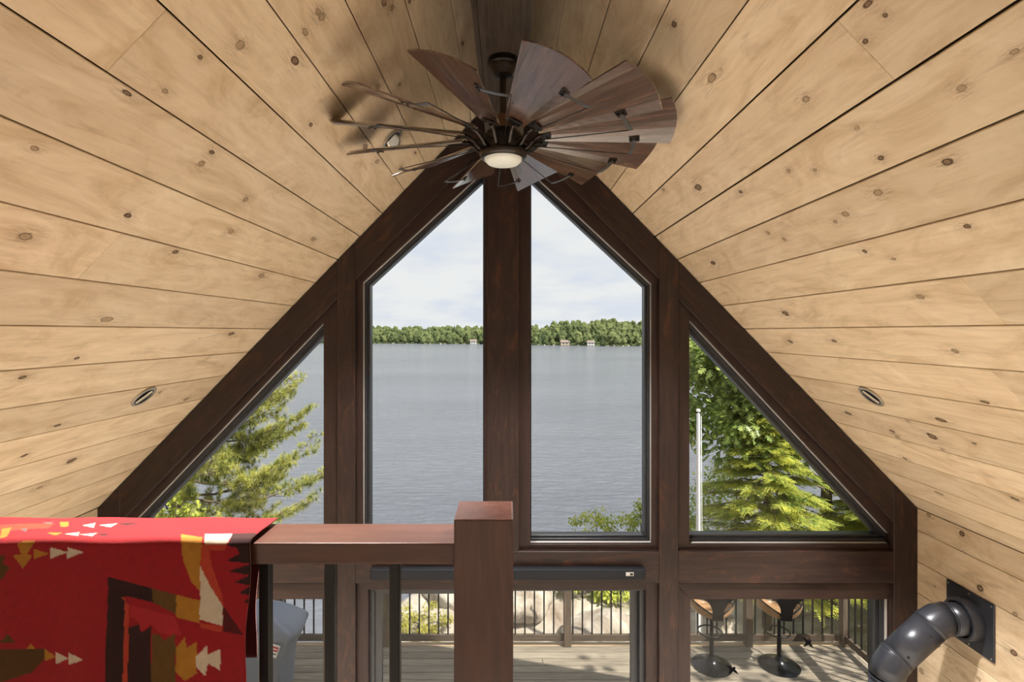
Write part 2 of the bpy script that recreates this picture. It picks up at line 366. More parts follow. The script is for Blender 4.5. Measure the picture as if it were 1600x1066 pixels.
# ceiling planks, each with its own edges; local x along the length
OFF0, STEP = 0.1117, 0.1864
def plank_mesh(L, W, T=0.018):
    return box_mesh(L, W, T, 0.0025)
joints = {(-1, 8): [2.25], (-1, 5): [1.66], (1, 5): [1.717], (1, 11): [2.43], (1, 9): [2.14], (-1, 12): [0.9], (1, 14): [1.2], (-1, 2): [0.6], (1, 2): [0.4]}
planks = {}
for s in (-1, 1):
    edges = [0.0]+[OFF0+STEP*k for k in range(19)]
    edges = [e for e in edges if e < HW-0.03]+[HW]
    for i in range(len(edges)-1):
        row = i-1
        a, b = edges[i]*SLEN, edges[i+1]*SLEN
        gap = rnd.choice([0.005, 0.006, 0.006, 0.007]) if row not in (5, 6) or s < 0 else 0.009
        ys = [YB]+joints.get((s, row), [])+[YF]
        for j in range(len(ys)-1):
            y0, y1 = ys[j]+0.0008, ys[j+1]-0.0008
            me = plank_mesh(y1-y0, b-a-gap)
            o = link('ceiling_plank', me, M['pine'], ceiling)
            mid = (edges[i]+edges[i+1])/2
            ex = Vector((0, 1, 0)); ey = Vector((s, 0, -SL)).normalized(); ez = ex.cross(ey)
            nrm = Vector((s*SL, 0, 1)).normalized()
            c = Vector((s*mid, (y0+y1)/2, AZ-SL*mid))+nrm*0.010
            o.matrix_world = Matrix(((ex.x, ey.x, ez.x, c.x), (ex.y, ey.y, ez.y, c.y), (ex.z, ey.z, ez.z, c.z), (0, 0, 0, 1)))
            planks.setdefault((s, row), []).append((y0, y1, o, edges[i], edges[i+1]))
# knots: flat oval grain marks in the planks
kv = [(0, 0, 0)]; kf = []
for ring, rr in enumerate((1.0, 3.2)):
    for k in range(14):
        a = 2*math.pi*k/14; kv.append((rr*math.cos(a), rr*math.sin(a), 0))
for k in range(14):
    kf.append((0, 1+k, 1+(k+1) % 14)); kf.append((1+k, 15+k, 15+(k+1) % 14, 1+(k+1) % 14))
knot_me = pydata(kv, kf); knot_me.materials.append(M['knot'])
def ceil_hit(px, py):
    s = -1 if px < VX else 1
    u = abs(px-VX)/FPX; w = (VY-py)/FPX
    d = (AZ-CZ)/(SL*u+w); return s, u*d, d
KN = [(375,71,11),(461,95,13),(313,90,5),(497,19,7),(503,27,8),(477,50,8),(258,143,6),(204,140,8),(315,256,7),(331,238,7),(54,232,6),(40,370,11),(200,337,7),(411,428,9),(280,388,7),(361,362,6),(490,374,12),(156,511,13),(368,515,9),(35,590,6),(112,720,7),(62,762,6),(38,712,5),(250,613,4),(285,630,7),
 (624,132,5),(594,132,12),(600,4,7),(613,12,6),(723,68,5),(636,5,6),(486,195,5),(649,239,4),(626,263,7),(593,249,7),(575,225,8),(384,312,6),(120,560,5),(90,665,6),
 (1053,38,6),(1356,6,9),(1383,24,5),(1326,46,5),(1352,65,5),(1112,122,12),(1259,155,7),(1585,81,7),(1503,138,9),(1339,201,5),(1232,267,5),(1273,266,5),(1157,300,5),(1091,293,9),(1036,296,5),(1376,247,6),(1480,253,11),(1372,301,7),(1321,335,7),(1305,347,5),(1200,364,5),(1225,374,5),(1114,411,6),(1511,354,7),(1351,393,5),(1396,405,4),
 (1505,436,8),(1438,464,6),(1227,490,12),(1303,533,5),(1235,534,5),(1492,549,7),(1325,646,6),(1476,663,15),(1456,682,9),(1394,674,5),(1403,684,5),(1414,717,5),(1467,771,7),(1583,777,7),(1539,629,7),(1418,658,4),(1522,693,4),(1473,703,4)]
for px, py, rp in KN:
    s, X, d = ceil_hit(px, py)
    if not 0 < d < YF: continue
    row = int(math.floor((X-OFF0)/STEP))
    for y0, y1, po, e0, e1 in planks.get((s, row), []):
        if y0+.02 < d < y1-.02:
            rm = rp*1.25*d/FPX
            half = (e1-e0)*SLEN/2
            ly = (X-(e0+e1)/2)*SLEN; ly = max(-half+rm*1.0, min(half-rm*1.0, ly)); rm = min(rm, half*.30); sy = min(rm*rnd.uniform(.75, 1.0), (half-abs(ly))/3.2)
            k = link('knot', knot_me, None, po)
            nrm_sign = 1 if (Vector((0, 1, 0)).cross(Vector((s, 0, -SL)))).z < 0 else -1
            k.location = (d-(y0+y1)/2, ly, nrm_sign*0.0096); k.rotation_euler = (0, 0, 0)
            k.scale = (rm*rnd.uniform(1.0, 1.5), max(sy, rm*.6), 1)
# ridge beam under the apex
ridge = empty('ridge_beam', (-0.025, 0, 5.71)); tag(ridge, kind='structure'); ridge.name = 'trim_1'
box('ridge_core', (-0.120, YB, 0.012), (0.120, D+.0, 0.40), M['ridge'], ridge)
for x0, x1 in ((-0.142, -0.117), (-0.115, 0.142)):
    me = box_mesh(D-YB, x1-x0, 0.02, 0.002); o = link('ridge_board', me, M['ridge'], ridge); o.location = ((x0+x1)/2, (D+YB)/2, 0.0); o.rotation_euler = (0, 0, math.pi/2)
for sx in (-1, 1):
    me = box_mesh(D-YB, 0.02, 0.40, 0.002); o = link('ridge_board', me, M['ridge'], ridge); o.location = (sx*0.132, (D+YB)/2, 0.21); o.rotation_euler = (0, 0, math.pi/2)
# side walls with pine boards
for s, nmw in ((-1, 'wall_left'), (1, 'wall_right')):
    w = box(nmw, (min(s*(HW+.022), s*(HW+.15)), YB-.15, 0), (max(s*(HW+.022), s*(HW+.15)), 4.78, EZ+.05), M['dark']); tag(w, kind='structure')
    zs = [EZ-0.002, XZ(0, 828.7)[1]]
    while zs[-1] > 0.27: zs.append(zs[-1]-0.2605)
    zs.append(0.0)
    for i in range(len(zs)-1):
        z1, z0 = zs[i], zs[i+1]
        me = box_mesh(YF-YB, 0.02, z1-z0-0.004, 0.002); o = link('wall_plank', me, M['pine'], w)
        o.rotation_euler = (0, 0, math.pi/2)
        c = Vector((s*(HW+.010), (YF+YB)/2, (z0+z1)/2)); o.location = c - w.location
        if s > 0:
            for px, py, rp in [(1531.5,919.5,6),(1503,834,5),(1451,805,4),(1586,960,4),(1476,1005,4),(1440,1049,5),(1529,1061,4),(1584,1020,6)]:
                d = HW*FPX/(px-VX); zz = CZ-(py-VY)/FPX*d
                if z0 < zz < z1:
                    rm = rp*1.2*d/FPX; k = link('knot', knot_me, None, o)
                    k.location = (d-(YF+YB)/2, 0.0106, zz-(z0+z1)/2); k.rotation_euler = (math.pi/2, 0, 0); k.scale = (rm*1.2, rm, 1)
# rear gable wall (behind the camera)
me = pydata([(-HW, YB, 0), (HW, YB, 0), (HW, YB, EZ), (0, YB, AZ), (-HW, YB, EZ), (-HW, YB-.1, 0), (HW, YB-.1, 0), (HW, YB-.1, EZ), (0, YB-.1, AZ), (-HW, YB-.1, EZ)],
            [(4, 3, 2, 1, 0), (5, 6, 7, 8, 9), (0, 1, 6, 5), (1, 2, 7, 6), (2, 3, 8, 7), (3, 4, 9, 8), (4, 0, 5, 9)])
tag(link('wall_back', me, M['white_wall']), kind='structure')

# ------------------------------------------------------------------ gable wall: timbers, trims, windows
wall = empty('wall_front', (0, D, 0)); tag(wall, kind='structure')
def timber(name, poly, y0, y1, mat, parent, direction=None, bev=0.003):
    """poly: (X, Z) points of a convex outline, extruded y0..y1; local x along its run"""
    P = [Vector(p) for p in poly]
    if direction is None:
        e = max(((P[(i+1) % len(P)]-P[i]) for i in range(len(P))), key=lambda v: v.length); direction = e.normalized()
    cx, cz = direction
    c = sum(P, Vector((0, 0)))/len(P)
    L = [((p-c).x*cx+(p-c).y*cz, -(p-c).x*cz+(p-c).y*cx) for p in P]
    n = len(L); V = [(a, -(y1-y0)/2, b) for a, b in L]+[(a, (y1-y0)/2, b) for a, b in L]
    F = [tuple(range(n)), tuple(range(2*n-1, n-1, -1))]+[(i, (i+1) % n, n+(i+1) % n, n+i) for i in range(n)]
    me = pydata(V, F); bm = bmesh.new(); bm.from_mesh(me); bmesh.ops.recalc_face_normals(bm, faces=bm.faces)
    if bev: bmesh.ops.bevel(bm, geom=list(bm.edges), offset=bev, segments=1, affect='EDGES')
    bm.to_mesh(me); bm.free()
    o = link(name, me, mat, parent); o.rotation_euler = (0, -math.atan2(cz, cx), 0)
    loc = Vector((c.x, (y0+y1)/2, c.y)); o.location = loc - (parent.location if parent else Vector()); return o
def rect(x0, y0, x1, y1, y=D):
    a, b = XZ(x0, y0, y), XZ(x1, y1, y); return [(a[0], b[1]), (b[0], b[1]), (b[0], a[1]), (a[0], a[1])]
APX, APY = 793.0, 130.0
def ceil_y(px, off=0.0): return APY+abs(px-APX)*SL+off     # ceiling line in the plane of the timbers
# posts
YT = 4.74
def post(x0, x1, ytop, ybot, mat=M['stain']):
    z0 = 0.0 if ybot is None else XZ(0, ybot)[1]
    a, b = XZ(x0, 0)[0], XZ(x1, 0)[0]
    ta, tb = [XZ(0, (ceil_y(x)+2) if ytop is None else ytop)[1] for x in (x0, x1)]
    poly = [(a, z0), (b, z0), (b, tb), (a, ta)]
    timber('post', poly, D, YT, mat, wall, Vector((0, 1)))
post(527, 555, None, None); post(1030, 1060, None, None)
post(151.6, 187, None, None); post(1397, 1434, None, None)
post(761, 811, 233, 862)
# rafters between the posts: band below the ceiling line
RW = 42*SLEN
for x0, x1 in ((187, 527), (555, 765), (811, 1030), (1060, 1397)):
    poly = [XZ(x0, ceil_y(x0)+2), XZ(x1, ceil_y(x1)+2), XZ(x1, ceil_y(x1)+RW), XZ(x0, ceil_y(x0)+RW)]
    timber('rafter', poly, D, YT, M['stain'], wall)
timber('rafter', [XZ(755, ceil_y(755)+2), XZ(793, 132), XZ(831, ceil_y(831)+2), XZ(831, 262), XZ(755, 262)], D+.03, YT, M['stain'], wall, Vector((1, 0)))
# tie beams
for x0, x1 in ((187, 527), (555, 1030), (1060, 1397)):
    timber('beam', rect(x0, 862, x1, 912), D, YT, M['stain'], wall, Vector((1, 0)))
# windows
def offset(poly, dist):
    """outward offset of a convex polygon given per-edge distances (edge i: vertex i -> i+1)"""
    n = len(poly); P = [Vector(p) for p in poly]; c = sum(P, Vector((0, 0)))/n; lines = []
    for i in range(n):
        a, b = P[i], P[(i+1) % n]; t = (b-a).normalized(); nn = Vector((t.y, -t.x))
        if (a-c).dot(nn) < 0: nn = -nn
        lines.append((a+nn*dist[i], t))
    out = []
    for i in range(n):
        p, t = lines[i-1]; q, u = lines[i]
        den = t.x*u.y-t.y*u.x; k = ((q-p).x*u.y-(q-p).y*u.x)/den; out.append(p+t*k)
    return out
YG, YFR = 4.665, 4.60
def window(idx, glass_px, fr, tr, kind='window'):
    """glass outline in the plane y=YG (pixels of the frontal view), frame and trim widths in px per edge"""
    root = empty('%s_%d' % (kind, idx), (0, YG, 0)); tag(root, kind='structure')
    g0 = [Vector(XZ(x, y, YG)) for x, y in glass_px]
    s = 1/PXM
    g1 = offset(g0, [f*s for f in fr]); gb = offset(g0, [f*s*0.45 for f in fr]); g2 = offset(g1, [(t+11)*s for t in tr]); g2b = offset(g1, [0.45*s if f > 4 else 0.1*s for f in fr])
    n = len(g0)
    timber('pane', [tuple(p) for p in offset(g0, [0.004]*n)], YG-.004, YG+.004, M['glass'], root, Vector((1, 0)), 0)
    for i in range(n):
        j = (i+1) % n
        if fr[i] > 0: timber('frame_bar', [g0[i], g0[j], gb[j], gb[i]], YFR+.03, YG+.05, M['frame'], root, None, 0.0015)
        if fr[i] > 4:
            timber('frame_bar', [gb[i], gb[j], g1[j], g1[i]], YFR+.008, YG+.05, M['frame'], root, None, 0.0015)
            timber('glazing_bead', [g1[i], g1[j], g2b[j], g2b[i]], YFR-.02, YG, M['bead'], root, None, 0)
        if tr[i] > 0: timber('trim_board', [g2b[i], g2b[j], g2[j], g2[i]], D+.045, YT, M['trim'], root, None, 0.002)
    return root
window(1, [(511.5, 521), (511.5, 833), (214, 833)], (1.5, 10, 11), (16, 19, 18))
window(2, [(580, 447), (755, 285), (755, 834), (580, 834)], (8, 2, 8, 8), (18, 6, 19, 19))
window(3, [(830, 286), (1005, 449), (1005, 834), (830, 834)], (8, 8, 8, 2), (18, 18, 19, 20))
window(4, [(1071.5, 517), (1366, 833), (1071.5, 833)], (11, 10, 1.5), (18, 19, 12))
yb = VY+(CZ-0.10)/YG*FPX
window(5, [(225, 927), (511, 927), (511, yb), (225, yb)], (1, 1.5, 6, 10), (14, 16, 12, 24))
window(6, [(1073, 927), (1362, 927), (1362, yb), (1073, yb)], (1, 13, 6, 1.5), (14, 22, 12, 14))
# sliding patio door: outer dark frame and two leaves
door = empty('door_1', (0, YG, 0)); tag(door, kind='structure')
zt = XZ(0, 926)[1]; xl, xr = XZ(573, 0)[0], XZ(1011.5, 0)[0]
def bar(name, x0, x1, z0, z1, y0, y1, mat, par=door, bev=0.002):
    return timber(name, [(x0, z0), (x1, z0), (x1, z1), (x0, z1)], y0, y1, mat, par, None, bev)
bar('door_frame', xl, xr, zt-.035, zt, 4.60, 4.73, M['frame']); bar('door_frame', xl, xr, 0.0, .05, 4.60, 4.73, M['frame'])
bar('door_frame', xl, xl+.04, .05, zt-.035, 4.60, 4.73, M['frame']); bar('door_frame', xr-.04, xr, .05, zt-.035, 4.60, 4.73, M['frame'])
for x0, x1, y in ((xl+.04, -.03, 4.64), (-.11, xr-.04, 4.69)):
    y0, y1 = y-.02, y+.02
    bar('door_stile', x0, x0+.06, .05, zt-.036, y0, y1, M['frame']); bar('door_stile', x1-.06, x1, .05, zt-.036, y0, y1, M['frame'])
    bar('door_rail', x0+.06, x1-.06, zt-.07, zt-.036, y0, y1, M['frame']); bar('door_rail', x0+.06, x1-.06, .05, .14, y0, y1, M['frame'])
    bar('pane', x0+.055, x1-.055, .135, zt-.065, y-.004, y+.004, M['glass'], door, 0)
for a, b, c, d in ((555, 912, 573, None), (1011.5, 912, 1030, None)):
    bar('trim_board', XZ(a, 0)[0], XZ(c, 0)[0], 0.0, XZ(0, 912)[1], D+.045, YT, M['trim'])
bar('trim_board', xl, xr, zt, XZ(0, 912)[1], D+.045, YT, M['trim'])
# roller shade cassette on the beam
sh = empty('roller_shade', (0, D, 1.95)); tag(sh, 'slim dark roller shade cassette mounted on the timber beam above the patio door', 'shade')
a, b = XZ(578, 890, 4.44), XZ(1009, 905, 4.44)
def put(name, lo, hi, mat, par, bev=0.0):
    o = box(name, lo, hi, mat, par, bev); o.location = Vector(o.location)-par.location; return o
put('cassette', (a[0], D-.06, b[1]), (b[0], D, a[1]), mat_flat('matt_navy_shade_metal', (.012, .014, .020), .65, 0, .25), sh, .006)
put('hem_bar', (a[0]+.01, D-.05, b[1]-.014), (b[0]-.01, D-.025, b[1]), M['black'], sh, .003)
l0, l1 = XZ(978, 894.5, 4.44), XZ(990, 900, 4.44)
t = put('maker_tag', (l0[0], D-.064, l1[1]), (l1[0], D-.06, l0[1]), M['bead'], sh); t['label'] = 'pale rectangular tag'
put('tag_panel', (l0[0]+.006, D-.0655, l1[1]+.006), (l1[0]-.03, D-.064, l0[1]-.006), M['bead'], sh)
put('tag_panel', (l1[0]-.03, D-.0655, l1[1]+.006), (l1[0]-.006, D-.064, l0[1]-.006), M['black'], sh)

# ------------------------------------------------------------------ ceiling fan
fan = empty('ceiling_fan', (-0.024, 2.98, 5.70)); FZ = 5.70
tag(fan, 'windmill style ceiling fan with dark wooden blades hanging from the ridge beam', 'fan')
def fpart(name, me, mat, par=fan, loc=(0, 0, 0), rot=(0, 0, 0)):
    o = link(name, me, mat, par); o.location = loc; o.rotation_euler = rot; return o
fpart('canopy', lathe([(0, 0), (.084, 0), (.086, -.012), (.086, -.03), (.076, -.036), (.074, -.055), (.062, -.07), (.05, -.088), (.028, -.094), (0, -.094)], 36), M['bronze'])
fpart('downrod', lathe([(.019, -.09), (.019, -.36)], 20, close=False), M['bronze'])
fpart('coupling', lathe([(.02, -.30), (.034, -.305), (.036, -.335), (.05, -.345), (.05, -.40), (0, -.40)], 28), M['brown_metal'])
fpart('motor_housing', lathe([(.02, -.385), (.075, -.39), (.10, -.405), (.115, -.43), (.118, -.47), (.112, -.505), (.10, -.515), (0, -.515)], 40), M['bronze'])
ring = fpart('light_ring', lathe([(.10, -.505), (.128, -.508), (.131, -.52), (.128, -.535), (.118, -.545), (.107, -.548), (.104, -.538)], 48, close=False), M['bronze'])
lens = fpart('light_lens', lathe([(.106, -.538), (.102, -.556), (.085, -.572), (.05, -.582), (0, -.585)], 40, close=False), M['lens']); lens['label'] = 'frosted white light lens'
PITCH = math.radians(22); RI, RO = .225, .885
# blade: local x radial, local y tangential (counter-clockwise side is the lower edge)
bv, bf = [], []
NX, NY = 10, 6
def blade_pt(u, v):
    r = RI+(RO-RI)*u; w = .052+(.158-.052)*u
    y = v*w
    x = r+(.030*(1-v*v)*(u**3))
    return x, y
for k, zz in enumerate((-.004, .004)):
    for i in range(NX+1):
        for j in range(NY+1):
            x, y = blade_pt(i/NX, j/NY*2-1); bv.append((x, y, zz+0.012*(1-(j/NY*2-1)**2)))
st = (NX+1)*(NY+1)
for i in range(NX):
    for j in range(NY):
        q = i*(NY+1)+j; bf.append((q, q+1, q+NY+2, q+NY+1)); bf.append((st+q, st+q+NY+1, st+q+NY+2, st+q+1))
for i in range(NX):
    for j in (0, NY):
        q = i*(NY+1)+j; bf.append((q, q+NY+1, st+q+NY+1, st+q))
for j in range(NY):
    for i in (0, NX):
        q = i*(NY+1)+j; bf.append((q, q+1, st+q+1, st+q))
blade_me = pydata(bv, bf); bm = bmesh.new(); bm.from_mesh(blade_me); bmesh.ops.recalc_face_normals(bm, faces=bm.faces); bm.to_mesh(blade_me); bm.free()
blade_me.materials.append(M['blade'])
plate_me = join([box_mesh(.05, .075, .006, .002)]); plate_me.materials.append(M['black'])
tip_me = box_mesh(.055, .04, .008, .002); tip_me.materials.append(M['bronze'])
bolt_me = lathe([(0, -.008), (.006, -.008), (.007, 0), (0, 0)], 10); bolt_me.materials.append(M['bronze'])
ZB = -.43
for k in range(12):
    ang = math.radians(-90+14.5+30*k)
    bl = empty('blade_dummy'); bpy.data.objects.remove(bl)
    # blade body, pitched about its radial axis
    o = link('blade', blade_me, None, fan); o.location = (0, 0, ZB)
    Rz = Matrix.Rotation(ang, 4, 'Z'); Rx = Matrix.Rotation(-PITCH, 4, 'X')
    o.matrix_local = Matrix.Translation((0, 0, ZB)) @ Rz @ Rx
    # inner bracket plate and its iron
    p = link('blade_plate', plate_me, None, o); p.location = (RI+.012, 0, -.004)
    for dy in (-.024, .024):
        q = link('bolt', bolt_me, None, o); q.location = (RI+.018, dy, -.006)
    arm = tube([(RI+.0, 0, -.006), (RI-.03, 0, -.012), (RI-.06, 0, -.032), (RI-.085, 0, -.062), (RI-.115, 0, -.075)], [.011, .012, .012, .011, .010], 8)
    ao = link('blade_iron', arm, M['bronze'], fan); ao.matrix_local = Matrix.Translation((0, 0, ZB)) @ Rz
    # outer bracket on the lower edge, curved spacer arm and stay rod
    rb = .70; wy = .105
    t = link('tip_bracket', tip_me, None, o); t.location = (rb, wy, .0)
    for dx in (-.014, .014):
        q = link('bolt', bolt_me, None, o); q.location = (rb+dx, wy-.004, -.004)
    lw = Vector((rb, wy*math.cos(PITCH), -wy*math.sin(PITCH)-.006))
    pts = []
    for i in range(7):
        f = i/6; a2 = f*.19
        base = Vector((rb*math.cos(a2)-wy*math.cos(PITCH)*math.sin(a2), rb*math.sin(a2)+wy*math.cos(PITCH)*math.cos(a2), lw.z-.030*math.sin(f*math.pi*.5)))
        pts.append(base)
    # flat strip arm
    sv, sf = [], []
    for i, q in enumerate(pts):
        rad = Vector((q.x, q.y, 0)).normalized()
        for dr, dz in ((-.011, -.002), (.011, -.002), (.011, .002), (-.011, .002)): sv.append(q+rad*dr+Vector((0, 0, dz)))
    for i in range(6):
        for c in range(4): sf.append((i*4+c, i*4+(c+1) % 4, (i+1)*4+(c+1) % 4, (i+1)*4+c))
    sf += [(3, 2, 1, 0), (24, 25, 26, 27)]
    so = link('spacer_arm', pydata(sv, sf), M['steel'], fan); so.matrix_local = Matrix.Translation((0, 0, ZB)) @ Rz
    e = pts[-1]; ea = math.atan2(e.y, e.x)
    ro = link('stay_rod', tube([e, Vector((.115*math.cos(ea), .115*math.sin(ea), -.04))], .0028, 6), M['bronze'], fan); ro.matrix_local = Matrix.Translation((0, 0, ZB)) @ Rz

# ------------------------------------------------------------------ recessed lights
dl_ring = lathe([(.052, 0), (.066, 0), (.067, -.004), (.062, -.007), (.052, -.006), (.048, .02)], 36, close=False)
dl_baf = lathe([(.0, .045), (.044, .045), (.050, -.003)], 32, close=False)
dl_gim = lathe([(.046, .006), (.046, -.004), (.040, -.006), (.040, .0)], 32, close=False)
dl_lens = lathe([(0, -.003), (.036, -.002), (.039, .001), (0, .001)], 28)
for (s, X), lab, e in zip(((-1, 2.41), (1, 2.41), (-1, .767), (1, .767)), ('round recessed downlight low on the pine ceiling slope above the blanket', 'round recessed downlight low on the pine ceiling slope on the stove pipe side', 'round recessed downlight high on the ceiling seen between the thin edge-on fan blades', 'round recessed downlight high on the ceiling hidden behind the broad brown fan blades'), (0, 0, 1, 1)):
    n = Vector((-s*SL, 0, -1)).normalized()     # into the room
    c = Vector((s*X, 3.58, AZ-SL*X))+n*0.0015
    r = empty('recessed_light', c); r.scale = (1.3, 1.3, 1.3); tag(r, lab, 'downlight', 'recessed ceiling lights')
    r.rotation_euler = (-n).to_track_quat('Z', 'Y').to_euler()
    link('trim_ring', dl_ring, M['nickel'], r)
    # the can sits in the plank: a dark cup drawn just proud of the board
    b_ = link('baffle', lathe([(0, -.0008), (.050, -.0008), (.052, -.004)], 32, close=False), M['black'], r)
    gmb = link('gimbal', dl_gim, M['nickel'], r); gmb.rotation_euler = (0, s*math.radians(40), 0); gmb.location = (0, 0, -.012); gmb.scale = (.8, .8, .8)
    ln_ = link('lamp', dl_lens, M['lens'], gmb)
    if not e:
        # the lower pair is swivelled edge-on: a metal band across a dark can
        gmb.scale = (.001, .001, .001); bpy.data.objects.remove(ln_); bpy.data.objects.remove(gmb)
        gm = link('gimbal_band', box_mesh(.092, .026, .006, .003), M['nickel'], r); gm.location = (0, 0, -.006)
        ax = (Vector((-s, 0, SL)).normalized()*.87+Vector((0, .5, 0))).normalized(); R3 = r.rotation_euler.to_matrix(); la = R3.transposed() @ ax; gm.rotation_euler = (0, 0, math.atan2(la.y, la.x))
# ------------------------------------------------------------------ loft railing
rl = empty('loft_railing', (-1.6, 1.37, 2.70)); tag(rl, 'red brown wooden loft railing with square newel post and black balusters', 'railing')
def rput(name, lo, hi, mat, bev=0.0, seg=1, along=None):
    c = Vector([(p+q)/2 for p, q in zip(lo, hi)]); d_ = [q-p for p, q in zip(lo, hi)]
    if along == 'z':
        me = box_mesh(d_[2], d_[1], d_[0], bev, seg); o = link(name, me, mat, rl); o.rotation_euler = (0, -math.pi/2, 0)
    else:
        me = box_mesh(d_[0], d_[1], d_[2], bev, seg); o = link(name, me, mat, rl)
    o.location = c-rl.location; return o
rput('newel_post', (-.1264, 1.272, 2.70), (.0136, 1.412, 3.759), M['rail'], .004, 2, 'z')
rput('handrail', (-HW+.03, 1.30, 3.641), (-.1264, 1.434, 3.692), M['rail'], .004, 2)
rput('bottom_rail', (-HW+.03, 1.33, 2.78), (-.1264, 1.404, 2.83), M['rail'], .004)
bal_me = box_mesh(.026, .026, 3.641-2.83, .002); bal_me.materials.append(M['black'])
x = -.2836
while x > -HW+.1:
    o = link('baluster', bal_me, None, rl); o.location = Vector((x, 1.367, (3.641+2.83)/2))-rl.location; x -= .1634
# ------------------------------------------------------------------ blanket
def inpoly(P, x, y):
    P = np.array(P, float); r = np.zeros(x.shape, bool); n = len(P); j = n-1
    for i in range(n):
        xi, yi = P[i]; xj, yj = P[j]
        if yi != yj:
            c = ((yi > y) != (yj > y)) & (x < (xj-xi)*(y-yi)/(yj-yi)+xi); r ^= c
        j = i
    return r
def lin(c): c = np.array(c)/255.0; return np.where(c <= .04045, c/12.92, ((c+.055)/1.055)**2.4)
RED, OLV, GLD, WHT, BLK, ORG, MAR, PNK, GRY = [lin(c) for c in ((150, 22, 34), (92, 70, 28), (172, 120, 40), (206, 192, 172), (28, 21, 24), (176, 62, 42), (74, 14, 20), (168, 36, 46), (96, 96, 92))]
PAT = [
 (PNK, [(720,640),(960,700),(1000,800),(930,800),(880,790),(835,740),(780,780),(770,730),(720,700)]),
 (BLK, [(597,488),(835,550),(840,625),(690,590),(690,1200),(597,1200)]), (ORG, [(672,600),(715,640),(715,1200),(690,1200),(690,600)]),
 (OLV, [(835,550),(968,585),(968,690),(840,625)]), (GLD, [(968,585),(1095,618),(1090,740),(968,705)]),
 (GLD, [(985,265),(1100,280),(1100,400),(1095,570),(1050,520),(1000,400)]),
 (ORG, [(1100,310),(1240,310),(1225,350),(1140,345),(1155,430),(1215,600),(1215,650),(1150,545),(1093,430)]),
 (WHT, [(1093,430),(1150,545),(1215,650),(1212,760),(1090,720),(1095,600)]),
 (ORG, [(1090,740),(1212,760),(1205,795),(1100,765)]), (WHT, [(1115,262),(1265,262),(1235,312),(1115,312)]),
 (BLK, [(1265,262),(1395,262),(1362,420),(1310,370),(1290,335),(1240,320)]),
 (BLK, [(1232,405),(1370,330),(1370,420)]), (BLK, [(1245,462),(1370,418),(1370,485)]), (BLK, [(1275,522),(1370,480),(1370,540)]), (BLK, [(1300,580),(1370,540),(1370,595)]), (BLK, [(1325,630),(1370,595),(1370,640)]),
 (MAR, [(1215,650),(1330,810),(1215,790)]),
 (BLK, [(715,760),(770,740),(780,790),(835,750),(838,1200),(715,1200)]), (OLV, [(838,790),(880,800),(905,830),(965,790),(968,1200),(838,1200)]),
 (GLD, [(968,870),(1015,815),(1025,870),(1080,840),(1080,900),(1070,960),(1080,1010),(1050,1030),(1015,1050),(968,1000)]),
 (WHT, [(1072,920),(1130,865),(1130,915),(1200,885),(1200,1005),(1135,960),(1120,1030),(1078,980)]),
 (GLD, [(95,305),(195,300),(150,370),(180,375),(130,445),(75,375),(120,370)]), (GLD, [(190,340),(270,365),(190,395)]),
 (WHT, [(280,330),(370,358),(280,392)]), (WHT, [(370,330),(460,357),(370,392)]),
 (OLV*.6, [(0,880),(245,880),(245,940),(180,1010),(0,1066)]), (OLV*.6, [(0,850),(50,800),(95,850)]), (GLD, [(150,880),(175,855),(200,885)]), (GLD, [(245,880),(310,925),(245,950)]),
 (WHT, [(310,900),(385,930),(310,965)]), (WHT, [(385,900),(470,932),(385,965)]), (OLV*.7, [(0,380),(35,370),(20,420),(60,440),(20,500),(0,510)]),
 (WHT, [(445,215),(520,203),(510,228)]), (WHT, [(535,215),(640,208),(600,228)]), (BLK, [(640,210),(770,205),(690,220)]),
 (WHT, [(350,265),(430,252),(425,275)]), (WHT, [(430,265),(530,255),(500,275)]), (BLK, [(530,262),(610,260),(560,272)]),
 (GLD, [(325,195),(375,195),(370,222),(330,225)]), (ORG, [(0,215),(300,205),(260,235),(0,250)]), (GLD, [(10,235),(65,230),(35,280),(0,285)]), (GRY, [(110,240),(150,235),(140,255)]), (GRY, [(230,200),(290,198),(270,210)]), (GLD, [(255,260),(345,258),(300,275)]),
]
XR, XL_ = -.612, -1.75
NX_ = 380
prof = []                                       # drape profile (y, z): back drop, over the rail, front drop
for z in np.linspace(3.33, 3.68, 40): prof.append((1.446, z))
for a in np.linspace(0, math.pi/2, 6): prof.append((1.434+.012*math.cos(a), 3.692+.013*math.sin(a)))
for y in np.linspace(1.428, 1.304, 44): prof.append((y, 3.7055))
for a in np.linspace(math.pi/2, math.pi, 8): prof.append((1.299+.0145*math.cos(a), 3.691+.0145*math.sin(a)))
for z in np.linspace(3.688, 3.12, 230): prof.append((1.2845, z))
prof = np.array(prof); NP = len(prof)
xs = np.linspace(0, 1, NX_)
PX = np.zeros((NP, NX_)); PY = np.zeros((NP, NX_)); PZ = np.zeros((NP, NX_))
for i in range(NP):
    y, z = prof[i]; drop = max(0, 3.69-z)
    XRr = XR-(.05 if y > 1.44 else 0)-.035*drop+(.004*math.sin(drop*22))
    PX[i] = XL_+(XRr-XL_)*xs; PY[i] = y; PZ[i] = z
fr_ = PY < 1.29
REST = (PX.copy(), PY.copy(), PZ.copy())
drop = np.clip(3.69-PZ, 0, 1)
PY = PY-np.where(fr_, .020*drop*(1+np.sin(PX*13+drop*3))+.006*np.sin(PX*31)*drop, 0)+np.where(PY > 1.44, .02*drop*(1+np.sin(PX*11)), 0)
PZ = PZ+np.where((PZ > 3.70), .0012*np.sin(PX*23+PY*40), 0)
zx = ((REST[0])/REST[1]*FPX+VX)*3.484; zy = ((CZ-REST[2])/REST[1]*FPX+VY-760)*3.484
zx = np.where(zx < 0, -zx, zx)
